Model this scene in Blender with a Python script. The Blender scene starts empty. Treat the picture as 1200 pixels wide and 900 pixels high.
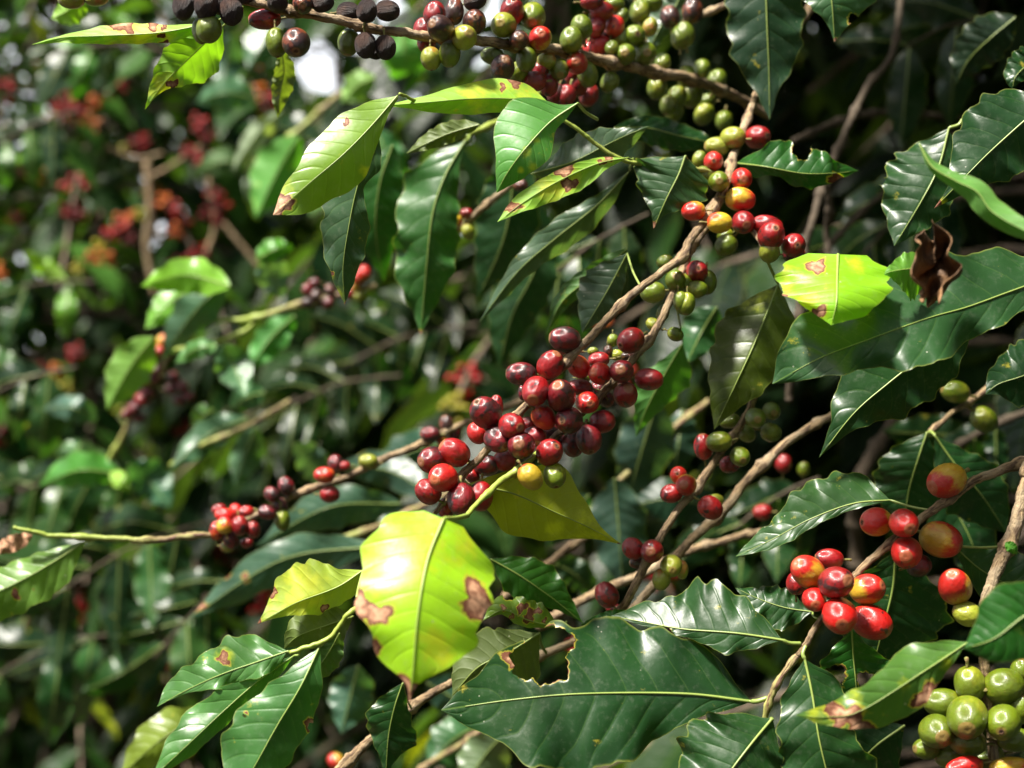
import bpy, math, random
import numpy as np
from mathutils import Vector, Matrix
random.seed(7)
rng = np.random.default_rng(11)
SC = bpy.context.scene
COL = SC.collection
PI = math.pi

# ------------------------------------------------------------------ camera
K = 36.0 / 50.0 / 1200.0
CAMZ = 1.5
cam_d = bpy.data.cameras.new('camera'); cam = bpy.data.objects.new('camera', cam_d); COL.objects.link(cam)
cam.location = (0, 0, CAMZ); cam.rotation_euler = (PI/2, 0, 0)
cam_d.lens = 50; cam_d.sensor_width = 36; cam_d.clip_start = 0.01; cam_d.clip_end = 2000
cam_d.dof.use_dof = True; cam_d.dof.focus_distance = 0.735; cam_d.dof.aperture_fstop = 5.4
SC.camera = cam

def P(px, py, d):
    """point seen at (px, py) at distance d from the lens"""
    return Vector((K*(px-600)*d, d, CAMZ - K*(py-450)*d))
def PA(a):
    a = np.asarray(a, float)
    return np.stack([K*(a[..., 0]-600)*a[..., 2], a[..., 2], CAMZ - K*(a[..., 1]-450)*a[..., 2]], -1)

# ------------------------------------------------------------------ materials
class NT:
    def __init__(s, m):
        m.use_nodes = True; s.t = m.node_tree; s.t.nodes.clear()
    def n(s, typ, **kw):
        nd = s.t.nodes.new(typ)
        for k, v in kw.items():
            if k.startswith('_'): setattr(nd, k[1:], v)
        return nd
    def l(s, a, b): s.t.links.new(a, b)
    def val(s, x, sock):
        if isinstance(x, bpy.types.NodeSocket): s.l(x, sock)
        elif x is not None: sock.default_value = x
    def math(s, op, a, b=None, c=None, clamp=False):
        nd = s.t.nodes.new('ShaderNodeMath'); nd.operation = op; nd.use_clamp = clamp
        s.val(a, nd.inputs[0]); s.val(b, nd.inputs[1]); s.val(c, nd.inputs[2])
        return nd.outputs[0]
    def mix(s, f, a, b, typ='MIX'):
        nd = s.t.nodes.new('ShaderNodeMix'); nd.data_type = 'RGBA'; nd.blend_type = typ
        s.val(f, nd.inputs[0]); s.val(a, nd.inputs[6]); s.val(b, nd.inputs[7])
        return nd.outputs[2]
    def ramp(s, x, lo, hi, a=0., b=1., smooth=True):
        nd = s.t.nodes.new('ShaderNodeMapRange'); nd.interpolation_type = 'SMOOTHSTEP' if smooth else 'LINEAR'
        s.val(x, nd.inputs[0]); nd.inputs[1].default_value = lo; nd.inputs[2].default_value = hi
        nd.inputs[3].default_value = a; nd.inputs[4].default_value = b
        return nd.outputs[0]
    def noise(s, vec, scale, detail=3, rough=.55, dist=0.):
        nd = s.t.nodes.new('ShaderNodeTexNoise'); nd.inputs['Scale'].default_value = scale
        nd.inputs['Detail'].default_value = detail; nd.inputs['Roughness'].default_value = rough
        nd.inputs['Distortion'].default_value = dist
        if vec is not None: s.l(vec, nd.inputs['Vector'])
        return nd.outputs[0]
    def attr(s, name, kind='GEOMETRY'):
        nd = s.t.nodes.new('ShaderNodeAttribute'); nd.attribute_name = name; nd.attribute_type = kind
        return nd
    def bump(s, h, strength, dist, normal=None):
        nd = s.t.nodes.new('ShaderNodeBump'); nd.inputs['Strength'].default_value = strength
        nd.inputs['Distance'].default_value = dist; s.l(h, nd.inputs['Height'])
        if normal is not None: s.l(normal, nd.inputs['Normal'])
        return nd.outputs[0]
    def out(s, sh):
        o = s.t.nodes.new('ShaderNodeOutputMaterial'); s.l(sh, o.inputs['Surface'])
    def pr(s, col, rough=.5, normal=None, spec=.5, coat=0., coat_rough=.2, sss=0., sssr=None):
        nd = s.t.nodes.new('ShaderNodeBsdfPrincipled')
        s.val(col, nd.inputs['Base Color']); s.val(rough, nd.inputs['Roughness'])
        s.val(spec, nd.inputs['Specular IOR Level']); s.val(coat, nd.inputs['Coat Weight'])
        nd.inputs['Coat Roughness'].default_value = coat_rough
        if normal is not None: s.l(normal, nd.inputs['Normal']); s.l(normal, nd.inputs['Coat Normal'])
        if sss:
            nd.inputs['Subsurface Weight'].default_value = sss
            nd.inputs['Subsurface Radius'].default_value = sssr or (1, .3, .2)
            nd.inputs['Subsurface Scale'].default_value = .002
        return nd.outputs[0]

def leaf_material(name, detail=True, rough=.36, trans=.30):
    m = bpy.data.materials.new(name); t = NT(m)
    uv = t.n('ShaderNodeUVMap'); uv.uv_map = 'uv'
    sep = t.n('ShaderNodeSeparateXYZ'); t.l(uv.outputs[0], sep.inputs[0])
    u = sep.outputs[0]
    v = t.math('ABSOLUTE', t.math('MULTIPLY', t.math('SUBTRACT', sep.outputs[1], .5), 2.))
    oi = t.n('ShaderNodeObjectInfo')
    rnd = t.attr('rnd').outputs['Fac']; spot = t.attr('spot').outputs['Fac']; yel = t.attr('yel').outputs['Fac']
    lat = t.attr('lat').outputs['Fac']
    geo = t.n('ShaderNodeNewGeometry'); back = geo.outputs['Backfacing']
    tc = t.n('ShaderNodeTexCoord').outputs['Object']
    nz = t.noise(tc, 38, 4)
    nf = t.noise(tc, 260, 5, .65)
    base = oi.outputs['Color']
    # leaf to leaf variation of hue and value
    hsv = t.n('ShaderNodeHueSaturation')
    t.l(t.math('MULTIPLY_ADD', rnd, -.05, .525), hsv.inputs['Hue'])
    t.l(t.math('ADD', t.math('MULTIPLY', rnd, .75) if detail else t.math('MULTIPLY', t.math('POWER', rnd, 5.), 2.2), t.math('MULTIPLY_ADD', nz, .9, .2 if detail else .05)), hsv.inputs['Value'])
    hsv.inputs['Saturation'].default_value = 1.; t.l(base, hsv.inputs['Color'])
    col = hsv.outputs[0]
    # chlorotic patches
    ym = t.ramp(t.math('ADD', t.math('MULTIPLY', yel, .8), t.math('MULTIPLY', t.math('SUBTRACT', t.noise(tc, 90, 4, .6), .5), 2.2)), .35, 1.1)
    ym = t.math('MULTIPLY', ym, t.ramp(yel, .0, .4))
    col = t.mix(t.math('MULTIPLY', ym, .85), col, (.40, .45, .018, 1))
    # side veins
    s = t.math('MULTIPLY', t.math('SUBTRACT', u, t.math('MULTIPLY', t.math('POWER', v, 1.3), .15)), 10.)
    fr = t.math('ABSOLUTE', t.math('SUBTRACT', t.math('FRACT', s), .5))     # 0.5 on a vein
    fr = t.math('SUBTRACT', .5, fr)                                          # 0 on a vein
    vein = t.ramp(fr, .0, .045, 1., 0.)
    vein = t.math('MULTIPLY', vein, t.ramp(v, .75, .98, 1., 0.))
    mid = t.ramp(lat, .012, .04, 1., 0.)
    vm = t.math('MAXIMUM', t.math('MULTIPLY', vein, .16), t.math('MULTIPLY', mid, .6))
    pale = t.mix(.5, t.mix(1., col, (2.6, 2.3, 1.6, 1), 'MULTIPLY'), (.17, .25, .05, 1))
    col = t.mix(vm, col, pale)
    # margins a little lighter
    col = t.mix(t.ramp(v, .955, 1., 0., .55), col, (.22, .25, .05, 1))
    # small dust flecks and rust specks
    if detail:
        vo = t.n('ShaderNodeTexVoronoi'); vo.inputs['Scale'].default_value = 170; t.l(tc, vo.inputs['Vector'])
        fleck = t.math('MULTIPLY', t.ramp(vo.outputs['Distance'], .06, .10, 1., 0.), t.ramp(nz, .55, .62))
        col = t.mix(t.math('MULTIPLY', fleck, .55), col, (.45, .45, .38, 1))
        vo2 = t.n('ShaderNodeTexVoronoi'); vo2.inputs['Scale'].default_value = 75; t.l(tc, vo2.inputs['Vector'])
        sp2 = t.math('MULTIPLY', t.ramp(vo2.outputs['Distance'], .05, .11, 1., 0.), t.ramp(nz, .62, .66))
        col = t.mix(t.math('MULTIPLY', sp2, .8), col, (.16, .06, .02, 1))
        # dusty film
        col = t.mix(t.math('MULTIPLY', t.ramp(nf, .5, .75), .10), col, (.30, .32, .26, 1))
    # underside
    col = t.mix(t.math('MULTIPLY', back, .55), col, t.mix(.5, t.mix(1., col, (2.2, 1.9, 1.9, 1), 'MULTIPLY'), (.10, .16, .06, 1)))
    # dead patches: yellow halo, dark rim, tan middle
    sn = t.math('ADD', spot, t.math('MULTIPLY', t.math('SUBTRACT', t.noise(tc, 75, 5, .65), .5), 1.5))
    col = t.mix(t.math('MULTIPLY', t.ramp(sn, .22, .36), .7), col, (.42, .36, .04, 1))
    col = t.mix(t.ramp(sn, .36, .44), col, (.11, .032, .012, 1))
    tan = t.math('MULTIPLY', t.ramp(sn, .48, .85), t.ramp(nf, .3, .65, .15, 1.))
    col = t.mix(tan, col, (.50, .28, .16, 1))
    dead = t.ramp(sn, .36, .44)
    # relief
    h = t.math('ADD', t.math('MULTIPLY', t.ramp(fr, 0., .14), .17 if detail else .5), t.math('MULTIPLY', nf, .14))
    h = t.math('ADD', h, t.math('MULTIPLY', t.noise(tc, 70, 3), .6))
    nrm = t.bump(h, .55, .0011 if detail else .004)
    rg = t.math('ADD', t.math('MULTIPLY_ADD', nf, .24, rough-.12), t.math('ADD', t.math('MULTIPLY', back, .2), t.math('MULTIPLY', dead, .35)), clamp=True)
    p = t.pr(col, rg, nrm, spec=.42 if detail else .24)
    tr = t.n('ShaderNodeBsdfTranslucent')
    tcol = t.mix(1., col, (2.4, 2.5, .55, 1), 'MULTIPLY')
    t.l(tcol, tr.inputs['Color']); t.l(nrm, tr.inputs['Normal'])
    mx = t.n('ShaderNodeMixShader'); t.l(t.math('MULTIPLY', t.math('SUBTRACT', 1., dead), trans), mx.inputs[0])
    t.l(p, mx.inputs[1]); t.l(tr.outputs[0], mx.inputs[2]); t.out(mx.outputs[0])
    return m

M_LEAF = leaf_material('leaf', rough=.37)
M_FAR = leaf_material('far_leaf', detail=False, rough=.40, trans=.24)

def simple_rib():
    m = bpy.data.materials.new('rib'); t = NT(m)
    oi = t.n('ShaderNodeObjectInfo'); tc = t.n('ShaderNodeTexCoord').outputs['Object']
    c = t.mix(t.noise(tc, 60), t.mix(.6, oi.outputs['Color'], (.20, .27, .05, 1)), (.26, .33, .08, 1))
    t.out(t.pr(c, .4)); return m
M_RIB = simple_rib()

def bark_material():
    m = bpy.data.materials.new('bark'); t = NT(m)
    yo = t.attr('young').outputs['Fac']
    uv = t.n('ShaderNodeUVMap'); uv.uv_map = 'uv'
    mp = t.n('ShaderNodeMapping'); t.l(uv.outputs[0], mp.inputs[0]); mp.inputs['Scale'].default_value = (9, 2.6, 1)
    tc = t.n('ShaderNodeTexCoord').outputs['Object']
    st = t.noise(mp.outputs[0], 1.0, 5, .65, .6)
    big = t.noise(tc, 70, 4); fine = t.noise(tc, 480, 4, .7)
    c = t.mix(t.ramp(st, .38, .62), (.085, .048, .024, 1), (.36, .25, .13, 1))
    c = t.mix(t.math('MULTIPLY', t.ramp(big, .5, .66), .6), c, (.42, .33, .21, 1))
    c = t.mix(t.math('MULTIPLY', t.ramp(fine, .55, .7), .5), c, (.08, .05, .035, 1))
    g = t.mix(big, (.17, .24, .03, 1), (.30, .36, .06, 1))
    half = t.mix(t.ramp(st, .4, .62), (.12, .05, .035, 1), (.33, .30, .10, 1))
    y2 = t.math('ADD', yo, t.math('MULTIPLY', t.math('SUBTRACT', big, .5), .35))
    c = t.mix(t.ramp(y2, .25, .5), c, half); c = t.mix(t.ramp(y2, .6, .85), c, g)
    h = t.math('ADD', st, t.math('MULTIPLY', fine, .35))
    sb = t.math('MULTIPLY', h, t.math('SUBTRACT', 1.05, yo))
    t.out(t.pr(c, t.math('MULTIPLY_ADD', yo, -.3, .78), t.bump(sb, 1., .0022)))
    return m
M_BARK = bark_material()
M_DIM = bpy.data.materials.new('dim_bark'); _t = NT(M_DIM); _tc = _t.n('ShaderNodeTexCoord').outputs['Object']  # bark with the dimness of the inner stems put into its colour
_n = _t.noise(_tc, 90, 5, .65); _t.out(_t.pr(_t.mix(_n, (.022, .015, .009, 1), (.095, .068, .04, 1)), .85, _t.bump(_n, .8, .002)))

def cherry_material(name, ca, cb, side, mott=.5, dark=.0, rough=.2, dry=False):
    """ca main skin, cb second skin colour; side: how far cb climbs from the stalk end"""
    m = bpy.data.materials.new(name); t = NT(m)
    tc = t.n('ShaderNodeTexCoord').outputs['Object']; oi = t.n('ShaderNodeObjectInfo'); r = oi.outputs['Random']
    add = t.n('ShaderNodeVectorMath'); add.operation = 'ADD'; t.l(tc, add.inputs[0])
    cmb = t.n('ShaderNodeCombineXYZ'); t.l(t.math('MULTIPLY', r, 37.), cmb.inputs[0]); t.l(t.math('MULTIPLY', r, 11.), cmb.inputs[2]); t.l(cmb.outputs[0], add.inputs[1])
    V = add.outputs[0]
    sp = t.n('ShaderNodeSeparateXYZ'); t.l(tc, sp.inputs[0])
    n1 = t.noise(V, 1.1, 3, .5); n2 = t.noise(V, 1.9, 4, .55, .2); n3 = t.noise(V, 26, 4, .7)
    mp = t.n('ShaderNodeMapping'); t.l(V, mp.inputs[0]); mp.inputs['Scale'].default_value = (9, 9, 1.2)
    streak = t.noise(mp.outputs[0], 1., 4, .6)
    g = t.math('ADD', t.math('MULTIPLY', sp.outputs[2], -.42), t.math('MULTIPLY', sp.outputs[0], .38))
    g = t.math('ADD', g, t.math('MULTIPLY', t.math('SUBTRACT', n1, .5), 1.7)); g = t.math('ADD', g, t.math('MULTIPLY', t.math('SUBTRACT', streak, .5), .5))
    f = t.ramp(g, .55-side*1.1, 1.05-side*1.1)
    c = t.mix(f, ca, cb)
    c = t.mix(t.math('MULTIPLY', t.ramp(n2, .36, .74), mott), c, t.mix(1., c, (.42, .24, .28, 1), 'MULTIPLY'))
    hsv = t.n('ShaderNodeHueSaturation'); t.l(c, hsv.inputs['Color']); t.l(t.math('MULTIPLY_ADD', r, .4, .82), hsv.inputs['Value']); c = hsv.outputs[0]
    if dark:
        db = t.ramp(t.math('ADD', n2, t.math('MULTIPLY', t.noise(V, .9, 2), .9)), 1.12-dark*.4, 1.22-dark*.4)
        c = t.mix(t.math('MULTIPLY', db, .9), c, (.018, .008, .008, 1))
    # corky ring round the eye, pale flecks
    ring = t.ramp(t.math('ADD', sp.outputs[2], t.math('MULTIPLY', n3, .05)), .965, 1.0)
    c = t.mix(t.math('MULTIPLY', ring, .55 if not dry else .1), c, (.30, .15, .06, 1))
    vo = t.n('ShaderNodeTexVoronoi'); vo.inputs['Scale'].default_value = 7; t.l(V, vo.inputs['Vector'])
    fl = t.math('MULTIPLY', t.ramp(vo.outputs['Distance'], .05, .1, 1., 0.), t.ramp(n1, .5, .6))
    c = t.mix(t.math('MULTIPLY', fl, .55), c, (.5, .38, .25, 1))
    sc = t.math('MULTIPLY', t.ramp(t.noise(V, 2.6, 6, .75, .8), .60, .68), t.ramp(n3, .40, .6))
    c = t.mix(t.math('MULTIPLY', sc, .5), c, (.16, .075, .04, 1))
    c = t.mix(t.math('MULTIPLY', t.ramp(n1, .35, .75), .015), c, (.45, .36, .38, 1))
    if dry:
        h = t.math('MULTIPLY_ADD', streak, 2.2, n3); b = t.bump(h, 1., .16)
        t.out(t.pr(c, .55, b, spec=.35))
    else:
        b = t.bump(t.math('ADD', t.math('MULTIPLY', n3, .25), n2), .25, .05)
        t.out(t.pr(c, t.math('ADD', t.math('MULTIPLY_ADD', n3, .2, rough), t.math('MULTIPLY', sc, .3)), b, spec=.5, coat=.4, coat_rough=.10, sss=.10))
    return m
CM = {
 'd': cherry_material('cherry_dark', (.15, .003, .007, 1), (.055, .003, .007, 1), .5, .7, dark=.45),
 'r': cherry_material('cherry_red', (.23, .003, .005, 1), (.36, .010, .006, 1), .3, .65, dark=.15),
 'b': cherry_material('cherry_bright', (.42, .007, .005, 1), (.55, .10, .012, 1), .3, .45, dark=.05),
 'o': cherry_material('cherry_two_tone', (.42, .012, .007, 1), (.50, .30, .018, 1), .66, .10),
 'y': cherry_material('cherry_yellow', (.52, .36, .02, 1), (.52, .05, .012, 1), .45, .2),
 'g': cherry_material('cherry_green', (.105, .155, .005, 1), (.20, .23, .010, 1), .4, .4),
 'h': cherry_material('cherry_olive', (.24, .27, .02, 1), (.36, .14, .02, 1), .3, .3),
 'k': cherry_material('cherry_dry', (.062, .034, .030, 1), (.15, .075, .05, 1), .45, .5, rough=.5, dry=True),
 'n': cherry_material('cherry_brown', (.16, .035, .014, 1), (.32, .16, .025, 1), .25, .4, dark=.75),
}
CNAME = {'d': 'dark red', 'r': 'red', 'b': 'bright red', 'o': 'red and yellow', 'y': 'yellow', 'g': 'green', 'h': 'olive green', 'k': 'dried black', 'n': 'brown blotched'}
def eye_material():
    m = bpy.data.materials.new('cherry_eye'); t = NT(m); tc = t.n('ShaderNodeTexCoord').outputs['Object']
    ln = t.n('ShaderNodeVectorMath'); ln.operation = 'LENGTH'
    sc = t.n('ShaderNodeVectorMath'); sc.operation = 'MULTIPLY'; t.l(tc, sc.inputs[0]); sc.inputs[1].default_value = (1, 1, 0); t.l(sc.outputs[0], ln.inputs[0])
    d = t.math('ADD', ln.outputs['Value'], t.math('MULTIPLY', t.noise(tc, 12), .05))
    c = t.mix(t.ramp(d, .05, .09), (.02, .008, .006, 1), t.mix(t.ramp(d, .13, .17), (.30, .15, .07, 1), (.12, .035, .015, 1)))
    t.out(t.pr(c, .75, t.bump(t.noise(tc, 25), .8, .03))); return m
M_EYE = eye_material()
def flat(name, c1, c2, scale, rough=.8, bs=.6, bd=.002):
    m = bpy.data.materials.new(name); t = NT(m); tc = t.n('ShaderNodeTexCoord').outputs['Object']
    n = t.noise(tc, scale, 5, .65); t.out(t.pr(t.mix(t.ramp(n, .35, .65), c1, c2), rough, t.bump(n, bs, bd))); return m
M_STALK = flat('stalk', (.14, .17, .03, 1), (.20, .12, .05, 1), 3)
M_DEAD = flat('dead_leaf', (.06, .028, .010, 1), (.20, .10, .035, 1), 60, .75, .9, .003)
M_SOIL = flat('soil', (.035, .022, .014, 1), (.10, .065, .04, 1), 9, .95, 1., .03)
M_TRUNK = flat('trunk_bark', (.05, .035, .025, 1), (.15, .11, .075, 1), 30, .9, .9, .004)

# ------------------------------------------------------------------ mesh helpers
def mesh_np(name, verts, quads, mat, uv=None, attrs=None, smooth=True, flip=False):
    verts = np.asarray(verts, np.float32).reshape(-1, 3); quads = np.asarray(quads, np.int32)
    if flip: quads = quads[:, ::-1]
    me = bpy.data.meshes.new(name)
    k = quads.shape[1]
    me.vertices.add(len(verts)); me.vertices.foreach_set('co', verts.ravel())
    me.loops.add(quads.size); me.loops.foreach_set('vertex_index', quads.ravel())
    me.polygons.add(len(quads)); me.polygons.foreach_set('loop_start', np.arange(0, quads.size, k, dtype=np.int32))
    me.polygons.foreach_set('use_smooth', np.full(len(quads), smooth))
    if uv is not None:
        l = me.uv_layers.new(name='uv'); l.data.foreach_set('uv', np.asarray(uv, np.float32)[quads.ravel()].ravel())
    for k2, a in (attrs or {}).items():
        at = me.attributes.new(k2, 'FLOAT', 'POINT'); at.data.foreach_set('value', np.asarray(a, np.float32).ravel())
    me.materials.append(mat); me.update(); me.validate()
    return me
def link(name, me, parent=None, loc=(0, 0, 0), color=None):
    o = bpy.data.objects.new(name, me); COL.objects.link(o); o.location = loc
    if parent: o.parent = parent
    if color: o.color = (*color, 1)
    return o
def tag(o, label=None, cat=None, group=None, kind=None):
    for k, v in (('label', label), ('category', cat), ('group', group), ('kind', kind)):
        if v: o[k] = v
    return o

def catmull(pts, n, closed=False):
    """arc-length resampled Catmull-Rom; pts (k, m). the first two columns set the length"""
    p = np.asarray(pts, float)
    if len(p) == 2: p = np.stack([p[0], (p[0]+p[1])/2, p[1]])
    e = np.concatenate([[2*p[0]-p[1]], p, [2*p[-1]-p[-2]]])
    out = []
    for i in range(1, len(e)-2):
        t = np.linspace(0, 1, 24, endpoint=False)[:, None]
        a, b, c, d = e[i-1], e[i], e[i+1], e[i+2]
        out.append(.5*((2*b)+(-a+c)*t+(2*a-5*b+4*c-d)*t**2+(-a+3*b-3*c+d)*t**3))
    out = np.concatenate(out+[p[-1:]])
    L = np.concatenate([[0], np.cumsum(np.linalg.norm(np.diff(out[:, :2], axis=0), axis=1))])
    if L[-1] == 0: L = np.linspace(0, 1, len(out))
    s = np.linspace(0, L[-1], n)
    return np.stack([np.interp(s, L, out[:, j]) for j in range(out.shape[1])], 1), L[-1]
def grid_quads(nu, nv, off=0):
    i = np.arange(nu-1)[:, None]; j = np.arange(nv-1)[None]
    a = (i*nv+j).ravel()+off
    return np.stack([a, a+nv, a+nv+1, a+1], 1)

def tube_np(c, r, seg=10, cap=True, rough=0.0):
    """c (n,3) centres, r (n) radii -> verts, quads, uv (metres along)"""
    c = np.asarray(c, float); n = len(c)
    T = np.gradient(c, axis=0); T /= np.linalg.norm(T, axis=1)[:, None]+1e-12
    ref = np.array([0.13, -1., .21]); ref /= np.linalg.norm(ref)
    A = np.cross(T, ref); A /= np.linalg.norm(A, axis=1)[:, None]+1e-12; B = np.cross(T, A)
    th = np.linspace(0, 2*PI, seg+1)
    L = np.concatenate([[0], np.cumsum(np.linalg.norm(np.diff(c, axis=0), axis=1))])
    rr = np.repeat(np.asarray(r, float)[:, None], seg+1, 1)
    if rough:
        nz = rng.normal(0, rough, (n, seg)); nz = (nz+np.roll(nz, 1, 0)+np.roll(nz, 1, 1))/2
        nz = np.concatenate([nz, nz[:, :1]], 1); rr = rr*(1+nz)
    V = c[:, None]+rr[..., None]*(np.cos(th)[None, :, None]*A[:, None]+np.sin(th)[None, :, None]*B[:, None])
    uv = np.stack(np.broadcast_arrays(np.linspace(0, 1, seg+1)[None]*1.0, L[:, None]*40), -1).reshape(-1, 2)
    V = V.reshape(-1, 3); Q = grid_quads(n, seg+1)
    if cap:                                   # close both ends with a fan of degenerate-free quads
        for e, row in ((0, 0), (1, n-1)):
            k = len(V); V = np.concatenate([V, [c[row]+(T[row]*(r[row]*.5))*(1 if e else -1)]]); uv = np.concatenate([uv, uv[row*(seg+1)][None]])
            b = row*(seg+1)
            q = [[b+j, b+j+1, b+min(j+2, seg), k] for j in range(0, seg-1, 2)]
            if seg % 2: q.append([b+seg-1, b+seg, b+seg, k])
            q = [x for x in q if len(set(x)) == 4]
            q = np.array(q, int) if e == 0 else np.array(q, int)[:, ::-1]
            Q = np.concatenate([Q, q])
    return V, Q, uv

# ------------------------------------------------------------------ leaf
def profile(u):
    return np.clip(np.sin(PI*np.clip(u, 0, 1)**.82), 0, 1)**.85*(1-.35*np.clip((u-.82)/.18, 0, 1))
class Branch:
    def __init__(s, name, label, origin, cat='branch', group=None):
        s.o = bpy.data.objects.new(name, None); COL.objects.link(s.o); s.o.empty_display_size = .02
        s.org = np.array(origin, float); s.o.location = origin; tag(s.o, label, cat, group)
        s.stems = []; s.ncherry = 0
    def stem(s, pts, young=(0, 0), nodes=None, seg=14, name='stem', rough=.05, rs=1.0):
        """pts: (px, py, d, radius px)"""
        P4 = [(a, b, c, r) for a, b, c, r in pts]
        q, L = catmull(P4, max(12, int(sum(math.hypot(P4[i+1][0]-P4[i][0], P4[i+1][1]-P4[i][1]) for i in range(len(P4)-1))/2.2)))
        c = PA(q[:, :3]); r = q[:, 3]*rs*K*q[:, 2]*.88
        n = len(c)
        arc = np.concatenate([[0], np.cumsum(np.linalg.norm(np.diff(c, axis=0), axis=1))])
        nodes = nodes if nodes is not None else list(np.arange(.025, arc[-1], .043))
        for nd in nodes:
            nd = nd+rng.normal(0, .002)
            r = r*(1+.42*np.exp(-((arc-nd)/.0034)**2)+.16*np.exp(-((arc-nd)/.010)**2))
        wob = np.cumsum(rng.normal(0, .00013, (n, 3)), 0); wob -= np.linspace(0, 1, n)[:, None]*wob[-1]
        c = c+wob
        V, Q, uv = tube_np(c, r, seg, rough=rough)
        yo = np.interp(arc, [0, arc[-1]], young)
        yo = np.concatenate([np.repeat(yo, seg+1), yo[[0, -1]]])
        me = mesh_np(name, V-s.org, Q, M_BARK, uv, {'young': yo})
        s.stems.append(q[:, :3].copy()); o = link(name, me, s.o); return o
    def near(s, px, py):
        best = None
        for q in s.stems:
            d = np.hypot(q[:, 0]-px, q[:, 1]-py); i = int(d.argmin())
            if best is None or d[i] < best[0]: best = (d[i], q[i])
        return best[1]
    def leaf(s, pts, a, b, col, sa=0.3, sb=0.3, wave=.0016, wf=3.5, curl=0., quilt=.0009, bites=(), spots=(), yel=(), pet=None, under=False,
             rn=.5, label=None, rib=True, roll=None, name='leaf', nu=84, nv=15, ribr=1.0, ph=None):
        """pts: (px, py, d) base to tip; a/b: half widths in px to the left/right hand of that direction;
        sa/sb: how steeply each half recedes (m per m across)"""
        q, L = catmull(pts, nu)
        u = np.linspace(0, 1, nu)
        def W(w):
            if np.isscalar(w): return w*profile(u)
            k = len(w); x = np.linspace(0, 1, k)
            w = np.asarray(w, float)
            y = catmull(np.stack([x*1000, w], 1), 400)[0]
            return np.clip(np.interp(u*1000, y[:, 0], y[:, 1]), 0.15, None)
        wa, wb = W(a), W(b)
        ph = rng.uniform(0, 6.28) if ph is None else ph
        tn = np.gradient(q[:, :2], axis=0); tn /= np.linalg.norm(tn, axis=1)[:, None]+1e-9
        k = 7; kern = np.ones(k)/k
        tn = np.stack([np.convolve(np.pad(tn[:, j], k//2, mode='edge'), kern, 'valid') for j in range(2)], 1)
        sd = np.stack([tn[:, 1], -tn[:, 0]], 1)          # left-hand side in the image (y down)
        v = np.linspace(-1, 1, 2*nv+1)
        wmax = max(wa.max(), wb.max())
        ea = .7 if wave < .0012 else min(1.7, .8+wave*300)
        e1 = 1+ea*(.040*np.sin(2*PI*wf*1.7*u+ph)+.017*np.sin(2*PI*wf*3.3*u+ph*2)+.004*np.sin(2*PI*wf*8.1*u+ph*3))
        e2 = 1+ea*(.040*np.sin(2*PI*wf*1.9*u+ph+2)+.017*np.sin(2*PI*wf*3.0*u+ph*2.3)+.004*np.sin(2*PI*wf*7.3*u+ph*3))
        w = np.where(v[None] > 0, (wa*e1)[:, None], (wb*e2)[:, None])
        off = v[None]*w                                     # px
        f = lambda x: np.asarray(x if not np.isscalar(x) else [x, x], float)
        SA = np.interp(u, np.linspace(0, 1, len(f(sa))), f(sa)); SB = np.interp(u, np.linspace(0, 1, len(f(sb))), f(sb))
        slope = np.where(v[None] > 0, SA[:, None], SB[:, None])
        d0 = q[:, 2][:, None]
        av = np.abs(v)[None]
        D = d0+slope*np.abs(off)*K*d0
        D = D+curl*np.abs(off)*K*d0*av
        sgn = np.where(v[None] > 0, 1, -1)
        D = D+wave*(np.sin(2*PI*wf*u[:, None]+ph+sgn*.9)+.5*np.sin(2*PI*wf*1.9*u[:, None]+ph*1.7+sgn))*av**1.8*np.minimum(1, w/wmax*1.6)
        sv = 10*(u[:, None]-.15*av**1.3)
        fr = np.abs(sv-np.floor(sv)-.5)*2               # 1 on vein
        bulge = (1-fr**2.2)*np.clip(av*5, 0, 1)*np.clip((1-av)*3, 0, 1)*np.clip(w/wmax, 0, 1)
        qv = quilt*.42*(1+.5*np.sin(u[:, None]*9+ph)*np.sin(u[:, None]*4+sgn+ph))
        D = D-(qv if not under else -qv)*bulge
        D = D+.0016*np.sin(u[:, None]*7+ph)*np.sin(off/wmax*2.2+ph*1.3)
        X = q[:, 0][:, None]+sd[:, 0][:, None]*off; Y = q[:, 1][:, None]+sd[:, 1][:, None]*off
        px = np.stack([X, Y, D], -1).reshape(-1, 3)
        uv = np.stack(np.broadcast_arrays(u[:, None], .5+.5*v[None]), -1).reshape(-1, 2)
        lat = (np.abs(off)/wmax*(1+1.5*u[:, None])/1.0).reshape(-1)
        sp = np.zeros(len(px)); yl = np.zeros(len(px))
        for (x, y, r) in spots:
            an = np.arctan2(px[:, 1]-y, px[:, 0]-x); rr = r*(1+.26*np.sin(2*an+x)+.20*np.sin(3*an+y)+.12*np.sin(5*an+x+y)+.07*np.sin(9*an+x))
            sp = np.maximum(sp, np.clip(1.25-np.hypot(px[:, 0]-x, px[:, 1]-y)/rr*.8, 0, 1 if r > 9 else .62))
        for (x, y, r) in yel: yl = np.maximum(yl, np.clip(1.2-np.hypot(px[:, 0]-x, px[:, 1]-y)/r*.8, 0, 1))
        Q = grid_quads(nu, 2*nv+1)
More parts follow.
